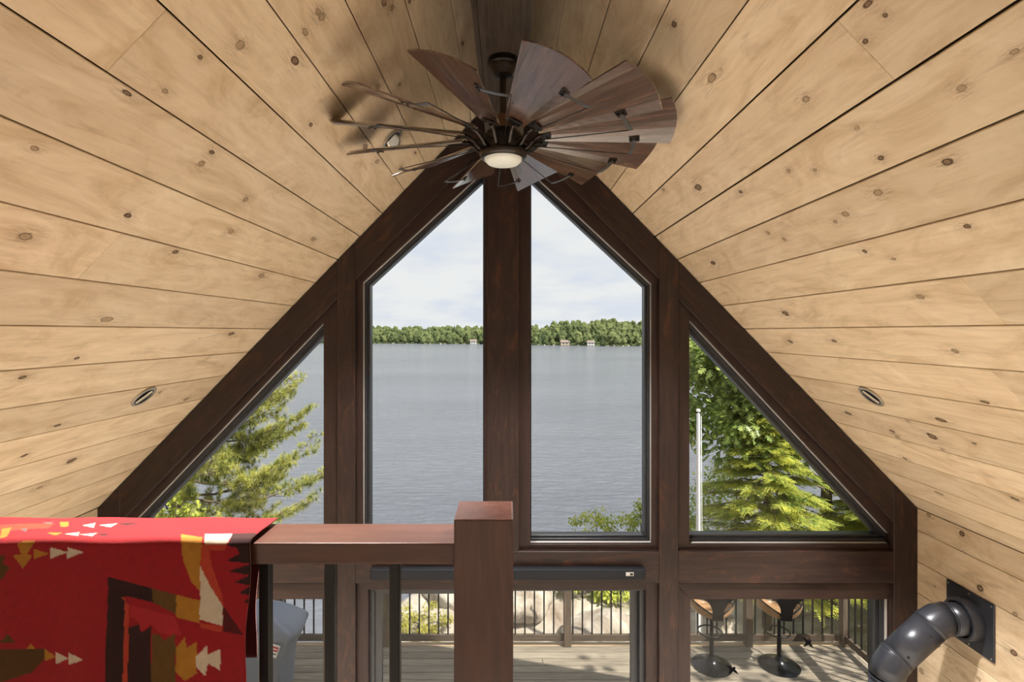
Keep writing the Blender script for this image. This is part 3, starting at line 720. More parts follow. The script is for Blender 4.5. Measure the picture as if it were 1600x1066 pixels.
C = np.tile(RED, (NP, NX_, 1)); back = np.zeros((NP, NX_), bool); back[:42] = True
for c, P in PAT:
    mk = inpoly(P, zx, zy) & ~back; C[mk] = c
C[back] = MAR
V = np.stack([PX, PY, PZ], -1).reshape(-1, 3)
ii, jj = np.meshgrid(np.arange(NP-1), np.arange(NX_-1), indexing='ij'); q = (ii*NX_+jj).ravel()
Fq = np.stack([q, q+1, q+NX_+1, q+NX_], 1)
bme = soup(V-np.array([-1.2, 1.37, 3.70]), Fq, True)
ca = bme.color_attributes.new('weave_colour', 'FLOAT_COLOR', 'POINT')
ca.data.foreach_set('color', np.concatenate([C.reshape(-1, 3), np.ones((NP*NX_, 1))], 1).astype(np.float32).ravel())
mb, nt, b = nm('woven_wool'); g = G(nt); at = g.n('ShaderNodeVertexColor', layer_name='weave_colour'); tcn = g.n('ShaderNodeTexCoord')
wv = g.noise(tcn.outputs['Object'], 420.0, 2, 0.6); wv2 = g.noise(tcn.outputs['Object'], 60, 3)
c = g.mix(g.math('MULTIPLY', g.math('ADD', wv, wv2), 0.28), at.outputs[0], (0.02, 0.01, 0.01)); g.l(c, b.inputs['Base Color']); setp(b, rough=0.95, spec=0.1)
b.inputs['Sheen Weight'].default_value = 0.35; b.inputs['Sheen Roughness'].default_value = 0.5; b.inputs['Sheen Tint'].default_value = (1, .45, .4, 1); g.bump(wv, 0.35, 0.002, b)
bo = link('blanket', bme, mb); bo.location = (-1.2, 1.37, 3.70)
tag(bo, 'red patterned wool blanket with gold, black and white arrows draped over the loft railing', 'blanket')
sm = bo.modifiers.new('cloth thickness', 'SOLIDIFY'); sm.thickness = 0.004; sm.offset = 0

# ------------------------------------------------------------------ stove pipe
YP = 3.985
sp = empty('stove_pipe', (2.795, YP, 0.0)); tag(sp, 'black metal stove pipe with two elbows entering the pine wall through a square plate', 'pipe')
def spp(name, me, mat=M['pipe'], loc=None, rot=None):
    o = link(name, me, mat, sp)
    if loc is not None: o.location = Vector(loc)-sp.location
    if rot is not None: o.rotation_euler = rot
    return o
def wtube(name, pts, rad, n=36, mat=M['pipe']):
    me = tube([Vector(p)-sp.location for p in pts], rad, n); me.polygons.foreach_set('use_smooth', [len(p.vertices) <= 4 for p in me.polygons]); return link(name, me, mat, sp)
R_ = .113
wp = box_mesh(.012, .41, .41, .003); spp('wall_plate', wp, M['pipe'], (HW-.0075, YP, 2.085))
for dy in (-.185, 0, .185):
    for dz in (-.185, .185):
        spp('screw', lathe([(0, -.004), (.005, -.004), (.006, 0), (0, 0)], 8), M['nickel'], (HW-.012, YP+dy, 2.085+dz), (0, math.pi/2, 0))
cp = [(0.0, .145), (.06, .145), (.075, .139), (.085, .13)]
spp('thimble_collar', lathe([(.147, 0), (.147, .075), (.143, .082), (.125, .082), (.122, .07), (.122, 0)], 40, close=False), M['pipe'], (HW-.012, YP, 2.085), (0, -math.pi/2, 0))
P0, P1, P2, P3, P4 = [Vector(p) for p in ((HW-.02, YP, 2.085), (3.235, YP, 2.085), (3.12, YP, 2.04), (2.86, YP, 1.80), (2.795, YP, 1.66))]
def run(name, a, b, extra=0.0): return wtube(name, [a, b], R_+extra)
segs = [(P0, P1)]
wtube('pipe_run', [P0, P1], R_)
wtube('elbow', [P1, P1+Vector((-.055, 0, -.008)), P2, P2+(P3-P2)*.06], R_+.001)
wtube('pipe_run', [P2+(P3-P2)*.04, P2+(P3-P2)*.97], R_)
wtube('elbow', [P3-(P3-P2)*.06, P3, P3+(P4-P3)*.55+Vector((-.012, 0, .01)), P4], R_+.001)
wtube('pipe_run', [P4, (2.795, YP, 0.0)], R_)
for p, t in ((P1, Vector((-1, 0, -.05))), (P2, P3-P2), (P3, P3-P2), (P4, Vector((0, 0, -1)))):
    t = t.normalized()
    wtube('seam_ring', [p-t*.006, p+t*.006], R_+.003)
for p, t in ((P2+(P3-P2)*.22, P3-P2), (P2+(P3-P2)*.85, P3-P2)):
    nrm_ = Vector((-(t.z), 0, t.x)).normalized()
    nrm_ = nrm_ if nrm_.z > 0 else -nrm_
    side = (nrm_*.35+Vector((0, -1, 0))).normalized()
    for ds in (side, (nrm_*-.75+Vector((0, -.66, 0))).normalized()):
        s_ = spp('screw', lathe([(0, .004), (.006, .003), (.007, 0), (0, 0)], 8), M['black'], p+ds*(R_+.0005)); s_.rotation_euler = ds.to_track_quat('Z', 'Y').to_euler()

# ------------------------------------------------------------------ bird decals on the lower window
bird = [(-1.0, .95), (-.55, .88), (-.12, .62), (.12, .36), (.42, .50), (.66, .36), (.62, .12), (.50, -.02), (.78, -.38), (.98, -1.0), (.48, -.62), (.16, -.34), (-.10, -.40), (-.52, -.82), (-.44, -.58), (-.86, -.62), (-.42, -.22), (-.34, .16), (-.62, .52)]
for (px, py, rot), lab in zip(((1262, 1005, 0.0), (1144, 1047, -0.15)), ('black swallow decal on the lower window glass, clear of the stool bases', 'black swallow decal on the lower window glass in front of a stool base')):
    X, Z = XZ(px, py, YG-.006); s = .049
    V = [(x*s, 0, z*s) for x, z in bird]+[(x*s, .0012, z*s) for x, z in bird]; n = len(bird)
    me = pydata(V, [tuple(range(n)), tuple(range(2*n-1, n-1, -1))]+[(i, n+i, n+(i+1) % n, (i+1) % n) for i in range(n)])
    o = link('bird_decal', me, mat_flat('black_vinyl', (.004, .004, .005), .9, 0, .05)); o.location = (X, YG-.0052, Z); o.rotation_euler = (0, rot, 0)
    tag(o, lab, 'decal', 'bird decals on the window')

# ------------------------------------------------------------------ deck
DZ = -0.10; DX = 4.66; DY1 = 7.50
deck = empty('deck', (0, 6.1, DZ)); tag(deck, kind='structure'); deck.name = 'floor_deck'
bw = 0.145; y = 4.80
half_a = box_mesh(4.2, bw-.009, .038, .004); half_b = box_mesh(2*DX-4.2-.006, bw-.009, .038, .004)
for m_ in (half_a, half_b): m_.materials.append(M['deck'])
r_i = 0
while y < DY1-.20:
    j = -.02+(.0 if r_i % 2 else .035)
    flip = r_i % 4 < 3
    a_, b_ = (half_a, half_b) if flip else (half_b, half_a)
    la = 4.2 if flip else 2*DX-4.2-.006
    o = link('deck_board', a_, None, deck); o.location = (-DX+la/2, y+bw/2-6.1, -.019)
    o = link('deck_board', b_, None, deck); o.location = (-DX+la+.006+(2*DX-la-.006)/2, y+bw/2-6.1, -.019)
    y += bw; r_i += 1
o = link('deck_board', box_mesh(2*DX, DY1-y, .040, .004), M['deck_new'], deck); o.location = (0, (y+DY1)/2-6.1, -.018)
box('rim_joist', (-DX, DY1-6.1-.04, -.28), (DX, DY1-6.1, -.04), M['deck_new'], deck)
for s in (-1, 1): box('rim_joist', (s*DX-.02, 4.8-6.1, -.28), (s*DX+.02, DY1-6.1, -.04), M['deck_new'], deck)
dr = empty('deck_railing', (0, 7.45, DZ)); tag(dr, 'weathered wooden deck railing with thin black metal balusters facing the lake', 'railing')
def dput(name, lo, hi, mat, bev=.004):
    c = Vector([(p+q)/2 for p, q in zip(lo, hi)]); d_ = [q-p for p, q in zip(lo, hi)]
    ax = max(range(3), key=lambda i: d_[i])
    if ax == 0: me = box_mesh(*d_, bev); rot = (0, 0, 0)
    elif ax == 1: me = box_mesh(d_[1], d_[0], d_[2], bev); rot = (0, 0, math.pi/2)
    else: me = box_mesh(d_[2], d_[1], d_[0], bev); rot = (0, -math.pi/2, 0)
    o = link(name, me, mat, dr); o.location = c-dr.location; o.rotation_euler = rot; return o
RY = 7.42
for x in (-4.6, -3.14, -1.66, .82, 3.30, 4.62):
    dput('post', (x-.05, RY-.05, DZ), (x+.05, RY+.05, .96), M['rail_out'])
for yy in (4.95, 6.2):
    for s in (-1, 1): dput('post', (s*4.62-.05, yy-.05, DZ), (s*4.62+.05, yy+.05, .96), M['rail_out'])
dput('bottom_rail', (-4.6, RY-.02, -.035), (4.6, RY+.02, .055), M['rail_out'])
dput('top_rail', (-4.7, RY-.07, .96), (4.7, RY+.07, 1.0), M['rail_out'])
db = box_mesh(.02, .02, .905, .002); db.materials.append(M['black'])
x = -4.5
while x < 4.58:
    if all(abs(x-p) > .06 for p in (-4.6, -3.14, -1.66, .82, 3.30, 4.62)):
        o = link('baluster', db, None, dr); o.location = Vector((x, RY, .505))-dr.location
    x += .1316
for s in (-1, 1):
    dput('bottom_rail', (s*4.62-.02, 4.95, -.035), (s*4.62+.02, RY-.05, .055), M['rail_out'])
    dput('top_rail', (s*4.62-.07, 4.9, .96), (s*4.62+.07, RY-.07, 1.0), M['rail_out'])
    y = 5.08
    while y < RY-.08:
        if abs(y-6.2) > .07:
            o = link('baluster', db, None, dr); o.location = Vector((s*4.62, y, .505))-dr.location
        y += .1316
# ------------------------------------------------------------------ bar stools
M['stool'] = mat_flat('stool_dark_metal', (.035, .035, .038), .25, .7); M['seat'] = mat_stain('bent_seat_wood', (.28, .16, .08), (.42, .25, .13), (.3, .17, .09), rough=.3)
def seat_shell(off, w=1.0):
    V, F = [], []; na, nb = 18, 12
    for i in range(na+1):
        for j in range(nb+1):
            a = (i/na*2-1)*math.radians(118); f = j/nb           # a around, f from centre to rim
            r = .235*f
            back = max(0, math.cos(a))
            z = .16*(f**3)*(0.35+.65*abs(math.sin(a)))+.10*(f**4)*back*1.2
            V.append((math.sin(a)*r*1.12, -math.cos(a)*r, z+off))
    for i in range(na):
        for j in range(nb): q = i*(nb+1)+j; F.append((q, q+1, q+nb+2, q+nb+1))
    return pydata(V, F, True)
def stool(x, y, rz, label):
    t = empty('bar_stool', (x, y, DZ+.003)); t.rotation_euler = (0, 0, rz); tag(t, label, 'stool', 'bar stools on the deck')
    link('base', lathe([(0, 0), (.250, 0), (.252, .006), (.235, .014), (.16, .028), (.09, .05), (.05, .085), (.034, .13), (0, .13)], 40), M['stool'], t)
    link('pole', lathe([(.027, .12), (.027, .36), (.022, .37), (.022, .66), (0, .66)], 20), M['black'], t)
    fr = link('foot_ring', tube([(.15*math.cos(a), .15*math.sin(a)+.07, .40) for a in np.linspace(0, 2*math.pi, 29)[:-1]], .010, 8, closed=True), M['stool'], t)
    link('ring_bracket', tube([(0, 0, .40), (0, -.085, .40)], .010, 8), M['stool'], t)
    link('swivel_plate', lathe([(0, .64), (.10, .645), (.10, .665), (0, .67)], 20), M['black'], t)
    # bucket seat, backrest side turned to the house
    V, F = [], []; na, nb = 28, 8
    for k, (dr_, dz_) in enumerate(((0, 0), (.012, -.012))):
        for i in range(na):
            a = 2*math.pi*i/na
            for j in range(nb+1):
                f = j/nb; r = (.235+dr_)*math.sin(f*math.pi*.5)
                side = abs(math.sin(a)); z = .675+dz_+(.02+.19*(.25+.75*side if math.cos(a) < 0 else .35*side+.1))*(f**2.6)
                V.append((math.sin(a)*r*1.12, math.cos(a)*r, z))
    st_ = na*(nb+1)
    for k in (0, 1):
        for i in range(na):
            for j in range(nb):
                p = k*st_+i*(nb+1)+j; q2 = k*st_+((i+1) % na)*(nb+1)+j
                F.append((p, p+1, q2+1, q2) if k == 0 else (p, q2, q2+1, p+1))
    for i in range(na):
        p = i*(nb+1)+nb; q2 = ((i+1) % na)*(nb+1)+nb; F.append((p, st_+p, st_+q2, q2))
    link('seat', pydata(V, F, True), M['seat'], t)
    rim = [(math.sin(a)*.245*1.12, math.cos(a)*.245, .675+(.02+.19*(.25+.75*abs(math.sin(a)) if math.cos(a) < 0 else .35*abs(math.sin(a))+.1))) for a in np.linspace(0, 2*math.pi, 33)[:-1]]
    link('seat_rim', tube(rim, .009, 8, closed=True), M['stool'], t)
    # broad strap rising into the backrest
    sv, sf = [], []; prof_ = [(-.06, .655, .07), (-.17, .665, .07), (-.235, .70, .068), (-.262, .78, .066), (-.268, .86, .075), (-.272, .93, .11), (-.275, 1.0, .19), (-.272, 1.06, .22), (-.27, 1.12, .20)]
    for yy, zz, ww in prof_:
        for dx, dd in ((-1, 0), (1, 0), (1, .014), (-1, .014)): sv.append((dx*ww, yy-.012+dd, zz))
    for i in range(len(prof_)-1):
        for c in range(4): sf.append((i*4+c, i*4+(c+1) % 4, (i+1)*4+(c+1) % 4, (i+1)*4+c))
    sf += [(3, 2, 1, 0), tuple(range(len(sv)-4, len(sv)))]
    link('backrest', pydata(sv, sf, False), M['black'], t)
    return t
stool(2.63, 6.97, math.radians(-4), 'black pedestal bar stool with bent wood seat, next to the timber post')
stool(3.50, 6.97, math.radians(-8), 'black pedestal bar stool with bent wood seat, nearest the railing corner with the tree trunk')
# ------------------------------------------------------------------ covered grill
M['cover'] = mat_flat('grey_blue_cover_fabric', (.20, .23, .30), .55, 0, .4, var=.12)
gx, gy = -3.02, 6.55
grill = empty('covered_grill', (gx, gy, DZ+.003)); tag(grill, 'barbecue grill under a grey blue fabric cover at the end of the deck', 'grill')
levels = [(0.0, .36, .30), (.25, .38, .31), (.48, .40, .32), (.66, .52, .34), (.74, .55, .34), (.79, .53, .32), (.90, .34, .26), (.98, .20, .16), (1.0, .02, .02)]
V, F = [], []; nseg = 40
for k, (z, hx, hy) in enumerate(levels):
    for i in range(nseg):
        a = 2*math.pi*i/nseg; ca_, sa_ = math.cos(a), math.sin(a); e = .42
        x = hx*math.copysign(abs(ca_)**e, ca_); yv = hy*math.copysign(abs(sa_)**e, sa_)
        fold = .018*math.sin(a*9+k*.6)*(1 if z < .8 else .4); V.append((x*(1+fold/hx), yv*(1+fold/hy), z+.012*math.sin(a*5)*(z > .7)))
for k in range(len(levels)-1):
    for i in range(nseg): j = (i+1) % nseg; F.append((k*nseg+i, k*nseg+j, (k+1)*nseg+j, (k+1)*nseg+i))
F.append(tuple((len(levels)-1)*nseg+i for i in range(nseg)))
cv = link('cover', pydata(V, F, True), M['cover'], grill)
sb = cv.modifiers.new('smooth', 'SUBSURF'); sb.levels = 1; sb.render_levels = 1
em = empty('emblem_pos'); bpy.data.objects.remove(em)
EX, EZ2, EY = .34, .66, -.375
M['white_p'] = mat_flat('white_print', (.8, .8, .8), .6); M['red_p'] = mat_flat('red_print', (.55, .05, .05), .6)
e0 = link('emblem', box_mesh(.13, .004, .13, 0), M['white_p'], grill); e0.location = (EX, EY, EZ2); e0.rotation_euler = (math.radians(-14), math.radians(18), 0); e0['label'] = 'red and white square emblem'
link('emblem_field', box_mesh(.108, .003, .05, 0), M['red_p'], e0).location = (0, -.003, .02)
link('emblem_stripe', box_mesh(.09, .003, .010, 0), M['white_p'], e0).location = (0, -.0045, .02)
link('emblem_stripe', box_mesh(.10, .003, .012, 0), M['frame'], e0).location = (0, -.003, -.03)

# ------------------------------------------------------------------ ground, lake, far shore
LZ = CZ-14.0
def sstep(a, b, x): t = np.clip((x-a)/(b-a), 0, 1); return t*t*(3-2*t)
def vnoise(x, y, seed=0):
    out = 0
    for k, (f, a) in enumerate(((.35, 1.0), (.8, .5), (1.7, .28), (3.6, .15), (7.5, .07))):
        ph = seed*1.7+k*2.3
        out = out+a*(np.sin(f*x*1.9+ph+1.3*np.sin(f*y*1.3+ph))*np.cos(f*y*2.1-ph+1.1*np.sin(f*x*1.1)))
    return out
def ground(x, y):
    L = sstep(-1.6, -3.6, x); Rr = sstep(4.0, 7.0, x)
    start = 8.2*L+(11.4+1.5*Rr)*(1-L); slope = .85*L+.75*(1-L)
    z = -1.45+.55*Rr-np.clip(y-start, 0, None)*slope
    z = z+.16*vnoise(x, y)*(1-.3*L)
    z = z+.35*sstep(8.8, 10.6, y)*(1-L)*(1-Rr)
    return np.maximum(z, LZ-1.5)
gx_, gy_ = np.meshgrid(np.concatenate([np.linspace(-40, -9, 32), np.linspace(-8.8, 12, 150), np.linspace(12.5, 40, 28)]), np.concatenate([np.linspace(-12, 7, 30), np.linspace(7.1, 16, 100), np.linspace(16.3, 32, 40)]), indexing='ij')
gz_ = ground(gx_, gy_); n0, n1 = gx_.shape
ii, jj = np.meshgrid(np.arange(n0-1), np.arange(n1-1), indexing='ij'); q = (ii*n1+jj).ravel()
gme = soup(np.stack([gx_, gy_, gz_], -1).reshape(-1, 3), np.stack([q, q+n1, q+n1+1, q+1], 1), True)
go = link('ground', gme, M['rock']); tag(go, kind='structure')
lake = link('lake', pydata([(-1600, 5, LZ), (1600, 5, LZ), (1600, 1500, LZ), (-1600, 1500, LZ)], [(0, 1, 2, 3)]), M['water']); tag(lake, 'wide rippled lake reflecting a pale cloudy sky', 'lake', kind='stuff')
def shore_y(x): return 598-0.42*x-10*np.sin(x*.021)-5*np.sin(x*.07+1)
def hill(x, y):
    dd = y-shore_y(x)
    hmax = 13+4*sstep(20, 150, x)+3*np.sin(x*.016+.5)-3.5*np.exp(-((x-30)/40)**2)
    return LZ-.8+hmax*sstep(0, 150, dd)+1.6*sstep(-1, 6, dd)
hx_, hd_ = np.meshgrid(np.linspace(-700, 700, 220), np.linspace(-8, 380, 40), indexing='ij')
hy_ = shore_y(hx_)+hd_; hz_ = hill(hx_, hy_); n0, n1 = hx_.shape
ii, jj = np.meshgrid(np.arange(n0-1), np.arange(n1-1), indexing='ij'); q = (ii*n1+jj).ravel()
tag(link('ground_far', soup(np.stack([hx_, hy_, hz_], -1).reshape(-1, 3), np.stack([q, q+n1, q+n1+1, q+1], 1), True), M['far_leaf']), kind='structure')
def blob(seed, lo=2, amp=.22, sq=(1, 1, 1)):
    bm = bmesh.new(); bmesh.ops.create_icosphere(bm, subdivisions=lo, radius=1); r = random.Random(seed); ph = [r.uniform(0, 6) for _ in range(6)]
    for v in bm.verts:
        p = v.co; k = 1+amp*(math.sin(p.x*4+ph[0])*math.sin(p.y*4.3+ph[1])+.8*math.sin(p.z*5+ph[2])*math.sin(p.x*6+ph[3])+.6*r.uniform(-1, 1)); v.co = Vector((p.x*k*sq[0], p.y*k*sq[1], p.z*k*sq[2]))
    me = bpy.data.meshes.new('mesh'); bm.to_mesh(me); bm.free(); return me
def far_tree_mesh(kind, seed):
    if kind == 'broad':
        ms = []
        for k, (x, y, z, s) in enumerate(((0, 0, .62, .36), (.2, -.1, .45, .28), (-.2, .05, .42, .28), (.02, -.2, .35, .26))):
            m_ = blob(seed+k, 2, .2, (s*.92, s*.92, s*1.05)); m_.transform(Matrix.Translation((x, y, z))); ms.append(m_)
        me = join(ms); me.materials.append(M['far_leaf'])
    else:
        prof_ = [(0.02, 0)]; n = 5
        for i in range(n):
            z = .08+.9*i/n; prof_ += [(.26*(1-i/n)+.03, z), (.15*(1-i/n), z+.9/n*.85)]
        prof_ += [(0, 1.0)]
        me = lathe(prof_, 10, False, False); r = random.Random(seed)
        for v in me.vertices: k = 1+r.uniform(-.25, .25); v.co.x *= k; v.co.y *= k
        me.materials.append(M['far_dark'])
    return me
FT = [far_tree_mesh('broad', 3), far_tree_mesh('broad', 21), far_tree_mesh('broad', 55), far_tree_mesh('pine', 5), far_tree_mesh('pine', 9)]
FTL = ['rounded green broadleaf tree in the forest on the far shore', 'dark pointed conifer in the forest on the far shore']
rows = []
for row in range(9):
    x = -330.0
    while x < 330:
        rows.append((row, x+rnd.uniform(-2, 2))); x += rnd.uniform(6.0, 8.5)
ind, rest = [], []
for row, x in rows:
    dd = 4+row*15+rnd.uniform(-5, 5); yv = float(shore_y(x))+dd; px = VX+x/yv*FPX
    vis = (500 < px < 758) or (828 < px < 1090)
    (ind if vis and len(ind) < 295 and row in (0, 1, 2, 3, 5, 7, 8) else rest).append((row, x, yv))
def ftree_tf(row, x, yv):
    h = rnd.uniform(8.5, 14)*(1.0 if row else .8); k = rnd.choice([0, 0, 1, 1, 2, 2, 3, 4])
    return k, h, Matrix.Translation((x, yv, float(hill(x, yv))-.3)) @ Matrix.Rotation(rnd.uniform(0, 6), 4, 'Z') @ Matrix.Diagonal((h*(.95 if k < 3 else 1.1), h*(.95 if k < 3 else 1.1), h, 1))
for row, x, yv in ind:
    k, h, tf = ftree_tf(row, x, yv); o = link('forest_tree' if k < 3 else 'forest_conifer', FT[k]); o.matrix_world = tf
    tag(o, FTL[0 if k < 3 else 1], 'tree', 'far shore broadleaf trees' if k < 3 else 'far shore conifers')
arr = [(np.array([v.co[:] for v in m_.vertices]), [tuple(p.vertices) for p in m_.polygons]) for m_ in FT]
for mat_, ks, nm_ in ((M['far_leaf'], (0, 1, 2), 'forest_remainder'), (M['far_dark'], (3, 4), 'conifer_remainder')):
    VV, FF, o0 = [], [], 0
    for row, x, yv in rest:
        k, h, tf = ftree_tf(row, x, yv)
        if k not in ks: continue
        v, f = arr[k]; T = np.array(tf); VV.append(v @ T[:3, :3].T+T[:3, 3]); FF += [tuple(a+o0 for a in p) for p in f]; o0 += len(v)
    if VV: tag(link(nm_, pydata(np.concatenate(VV), FF), mat_), 'dense %s along the far shore behind the front trees' % ('green broadleaf woods' if ks[0] == 0 else 'scattered dark conifers'), 'forest', kind='stuff')
# cottages and pale rocks at the far waterline
M['cot'] = mat_flat('cottage_wall', (.62, .52, .40), .8); M['cotw'] = mat_flat('cottage_white_wall', (.75, .74, .72), .8); M['cotr'] = mat_flat('cottage_roof', (.25, .2, .18), .8)
for px, w, mat_, lab in ((736, 7, M['cotw'], 'tiny white cottage standing alone at the far waterline'), (880, 9, M['cot'], 'tiny tan cottage at the far waterline next to a white boathouse'), (915, 7, M['cotw'], 'tiny white boathouse at the far waterline beside a tan cottage'), (1001, 6, M['cot'], 'tiny tan cottage at the far waterline standing apart from the boathouse')):
    x = (px-VX)/FPX*585; yv = float(shore_y(x))-1.0; c = empty('cottage', (x, yv, LZ+.4)); tag(c, lab, 'cottage', 'cottages on the far shore')
    box('walls', (-w/2, -2, 0), (w/2, 2, 3.2), mat_, c)
    link('roof', pydata([(-w/2-.5, -2.6, 3.0), (w/2+.5, -2.6, 3.0), (w/2+.5, 2.6, 3.0), (-w/2-.5, 2.6, 3.0), (-w/2-.5, 0, 5.2), (w/2+.5, 0, 5.2)], [(0, 1, 5, 4), (2, 3, 4, 5), (0, 4, 3), (1, 2, 5), (3, 2, 1, 0)]), M['cotr'], c)
    for dx in (-w*.28, w*.1): box('window', (dx, -2.06, 1.0), (dx+w*.16, -2.0, 2.2), M['frame'], c)
taken = [(px_-VX)/FPX*585 for px_ in (736, 880, 915, 1001)]; spots = []
while len(spots) < 20:
    x = (rnd.choice([rnd.uniform(590, 750), rnd.uniform(835, 1003)])-VX)/FPX*590
    if all(abs(x-t) > 9 for t in taken) and all(abs(x-t) > 4.5 for t in spots): spots.append(x)
for k, x in enumerate(spots):
    b_ = link('shore_rock', blob(100+k % 4, 1, .2, (1, .8, .5)), M['rock'])
    b_.location = (x, float(shore_y(x))-2.5, LZ+.2); b_.scale = [rnd.uniform(.8, 1.6)]*3; tag(b_, 'small pale rock at the far waterline below the forest', 'rock', 'rocks along the far shore')

# ------------------------------------------------------------------ near boulders
for k, (x, y, s, sq, lab) in enumerate(((1.75, 9.6, .62, (1.3, .8, .6), 'grey rounded boulder beyond the deck railing below the bright shrub'), (.45, 10.6, .6, (1.4, .8, .6), 'pale beige boulder beyond the railing behind the newel post'), (-1.25, 11.2, .6, (1.5, .9, .6), 'weathered brown and beige boulder behind the mossy shrub'), (3.55, 9.7, .6, (1.5, .8, .55), 'broad grey rock slab beyond the railing behind the stools'), (5.5, 9.0, .45, (1.4, .8, .55), 'small grey rock at the foot of the tree trunk'))):
    o = link('boulder', blob(200+k, 4, .10, sq), M['rock']); o.location = (x, y, float(ground(np.array(x), np.array(y)))+.12*s); o.scale = (s, s, s); o.rotation_euler = (0, 0, k*1.1)
    o.data.polygons.foreach_set('use_smooth', [True]*len(o.data.polygons)); tag(o, lab, 'boulder', 'boulders beyond the deck')

# ------------------------------------------------------------------ trees and shrubs
def unit(n):
    v = RS.normal(size=(n, 3)); return v/np.linalg.norm(v, axis=1, keepdims=True)
def frames(dirs):
    up = np.tile(np.array([0, 0, 1.0]), (len(dirs), 1)); up[np.abs(dirs[:, 2]) > .95] = (1, 0, 0)
    s = np.cross(dirs, up); s /= np.linalg.norm(s, axis=1, keepdims=True); u = np.cross(s, dirs); return s, u
def leaf_cards(pos, dirs, nrm, size, shape, fold=.15):
    """pos, dirs (along leaf), nrm: (n,3); shape: (m,2) outline, fan from the base point"""
    s = np.cross(dirs, nrm); s /= np.linalg.norm(s, axis=1, keepdims=True)+1e-9; nn = np.cross(s, dirs)
    sh = np.array(shape); m = len(sh)
    P = pos[:, None, :]+size[:, None, None]*(dirs[:, None, :]*sh[None, :, 1:2]+s[:, None, :]*sh[None, :, 0:1]+nn[:, None, :]*(np.abs(sh[None, :, 0:1])*fold))
    Vv = P.reshape(-1, 3); base = np.arange(len(pos))*m
    T = np.array([(0, i, i+1) for i in range(1, m-1)]); Ff = (base[:, None, None]+T[None]).reshape(-1, 3)
    return Vv, Ff
OAK = [(0, 0), (.10, .12), (.30, .20), (.16, .36), (.46, .50), (.20, .60), (.34, .80), (.10, .84), (0, 1.0), (-.10, .84), (-.34, .80), (-.20, .60), (-.46, .50), (-.16, .36), (-.30, .20), (-.10, .12)]
OVAL = [(0, 0), (.22, .3), (.25, .55), (0, 1.0), (-.25, .55), (-.22, .3)]
def branches(base, top, n, spread, rad, name, parent, zlo=.3):
    ms = [tube([base, base*.66+top*.34+Vector((rnd.uniform(-.1, .1), rnd.uniform(-.1, .1), 0)), base*.33+top*.67, top], [rad, rad*.8, rad*.55, rad*.15], 10)]
    for k in range(n):
        f = zlo+(1-zlo)*(k+.5)/n*.95; p = base.lerp(top, f); a = rnd.uniform(0, 6.283); L = spread*(1.1-f*.7)*rnd.uniform(.7, 1.0)
        e = p+Vector((math.cos(a)*L, math.sin(a)*L, L*rnd.uniform(.15, .6))); mdl = p.lerp(e, .5)+Vector((0, 0, L*.05))
        ms.append(tube([p, mdl, e], [rad*.38*(1.1-f), rad*.25*(1.1-f), .006], 6))
    o = link(name, join(ms), M['bark'], parent); o.location = -parent.location; return o
def broad_tree(name, base, h, centre, radii, nl, size, mat, label, shape=OAK, group=None, single=0, cat='tree', clumps=60, rad=.12, nb=14):
    root = empty(name, base); tag(root, label, cat, group)
    base = Vector(base); branches(base-Vector((0, 0, .2)), Vector((centre[0], centre[1], base.z+h)), nb, max(radii[0], radii[1])*.9, rad, 'trunk', root)
    cl = unit(clumps)*(RS.uniform(.35, 1, (clumps, 1))**.6)*np.array(radii)+np.array(centre)
    cr_ = RS.uniform(.22, .42, clumps)*min(radii)
    w = RS.randint(0, clumps, nl); dirv = unit(nl); rr_ = RS.uniform(0, 1, nl)**.45
    pos = cl[w]+dirv*(cr_[w]*rr_)[:, None]*np.array([1.15, 1.15, .7])
    d = dirv*.7+unit(nl)*.5+np.array([0, 0, -.45]); d /= np.linalg.norm(d, axis=1, keepdims=True)
    nr = unit(nl)*.6+np.array([0, 0, 1.0])+dirv*.3
    sz = size*RS.uniform(.7, 1.15, nl)
    if single:
        # leaves nearest the house, each its own object
        order = np.argsort(pos[:, 1]+.0*pos[:, 0]); sel = order[:single]; keep = np.ones(nl, bool); keep[sel] = False
        v0, f0 = leaf_cards(np.zeros((1, 3)), np.array([[0, 1.0, 0]]), np.array([[0, 0, 1.0]]), np.array([1.0]), shape)
        lm = soup(v0, f0); lm.materials.append(mat)
        for i in sel:
            dd = Vector(d[i]); n_ = Vector(nr[i]); s_ = dd.cross(n_).normalized(); n2 = s_.cross(dd)
            o = link('leaf', lm, None, root); p = Vector(pos[i])-base; z_ = sz[i]
            o.matrix_local = Matrix(((s_.x*z_, dd.x*z_, n2.x*z_, p.x), (s_.y*z_, dd.y*z_, n2.y*z_, p.y), (s_.z*z_, dd.z*z_, n2.z*z_, p.z), (0, 0, 0, 1)))
        pos, d, nr, sz = pos[keep], d[keep], nr[keep], sz[keep]
    Vv, Ff = leaf_cards(pos-np.array(base), d, nr, sz, shape); tag(link('foliage', soup(Vv, Ff), mat, root), kind='stuff'); return root
def gz(x, y): return float(ground(np.array(float(x)), np.array(float(y))))
# oak beyond the deck corner
broad_tree('oak_tree', (5.98, 10.0, gz(5.98, 10)), 5.6, (6.5, 10.9, 3.2), (3.2, 1.7, 2.0), 15000, .16, M['oak_leaf'], 'tall oak with lobed green leaves and thick trunk beyond the deck corner', single=280, clumps=120, rad=.13, nb=22)
# oak beside the house whose leaves dapple the deck
broad_tree('oak_tree', (8.2, 3.8, gz(8.2, 3.8)), 8.5, (7.4, 4.0, 6.4), (2.0, 1.6, 1.8), 420, .17, M['oak_leaf'], 'oak standing beside the house wall that dapples the deck with shade', clumps=40, rad=.15)
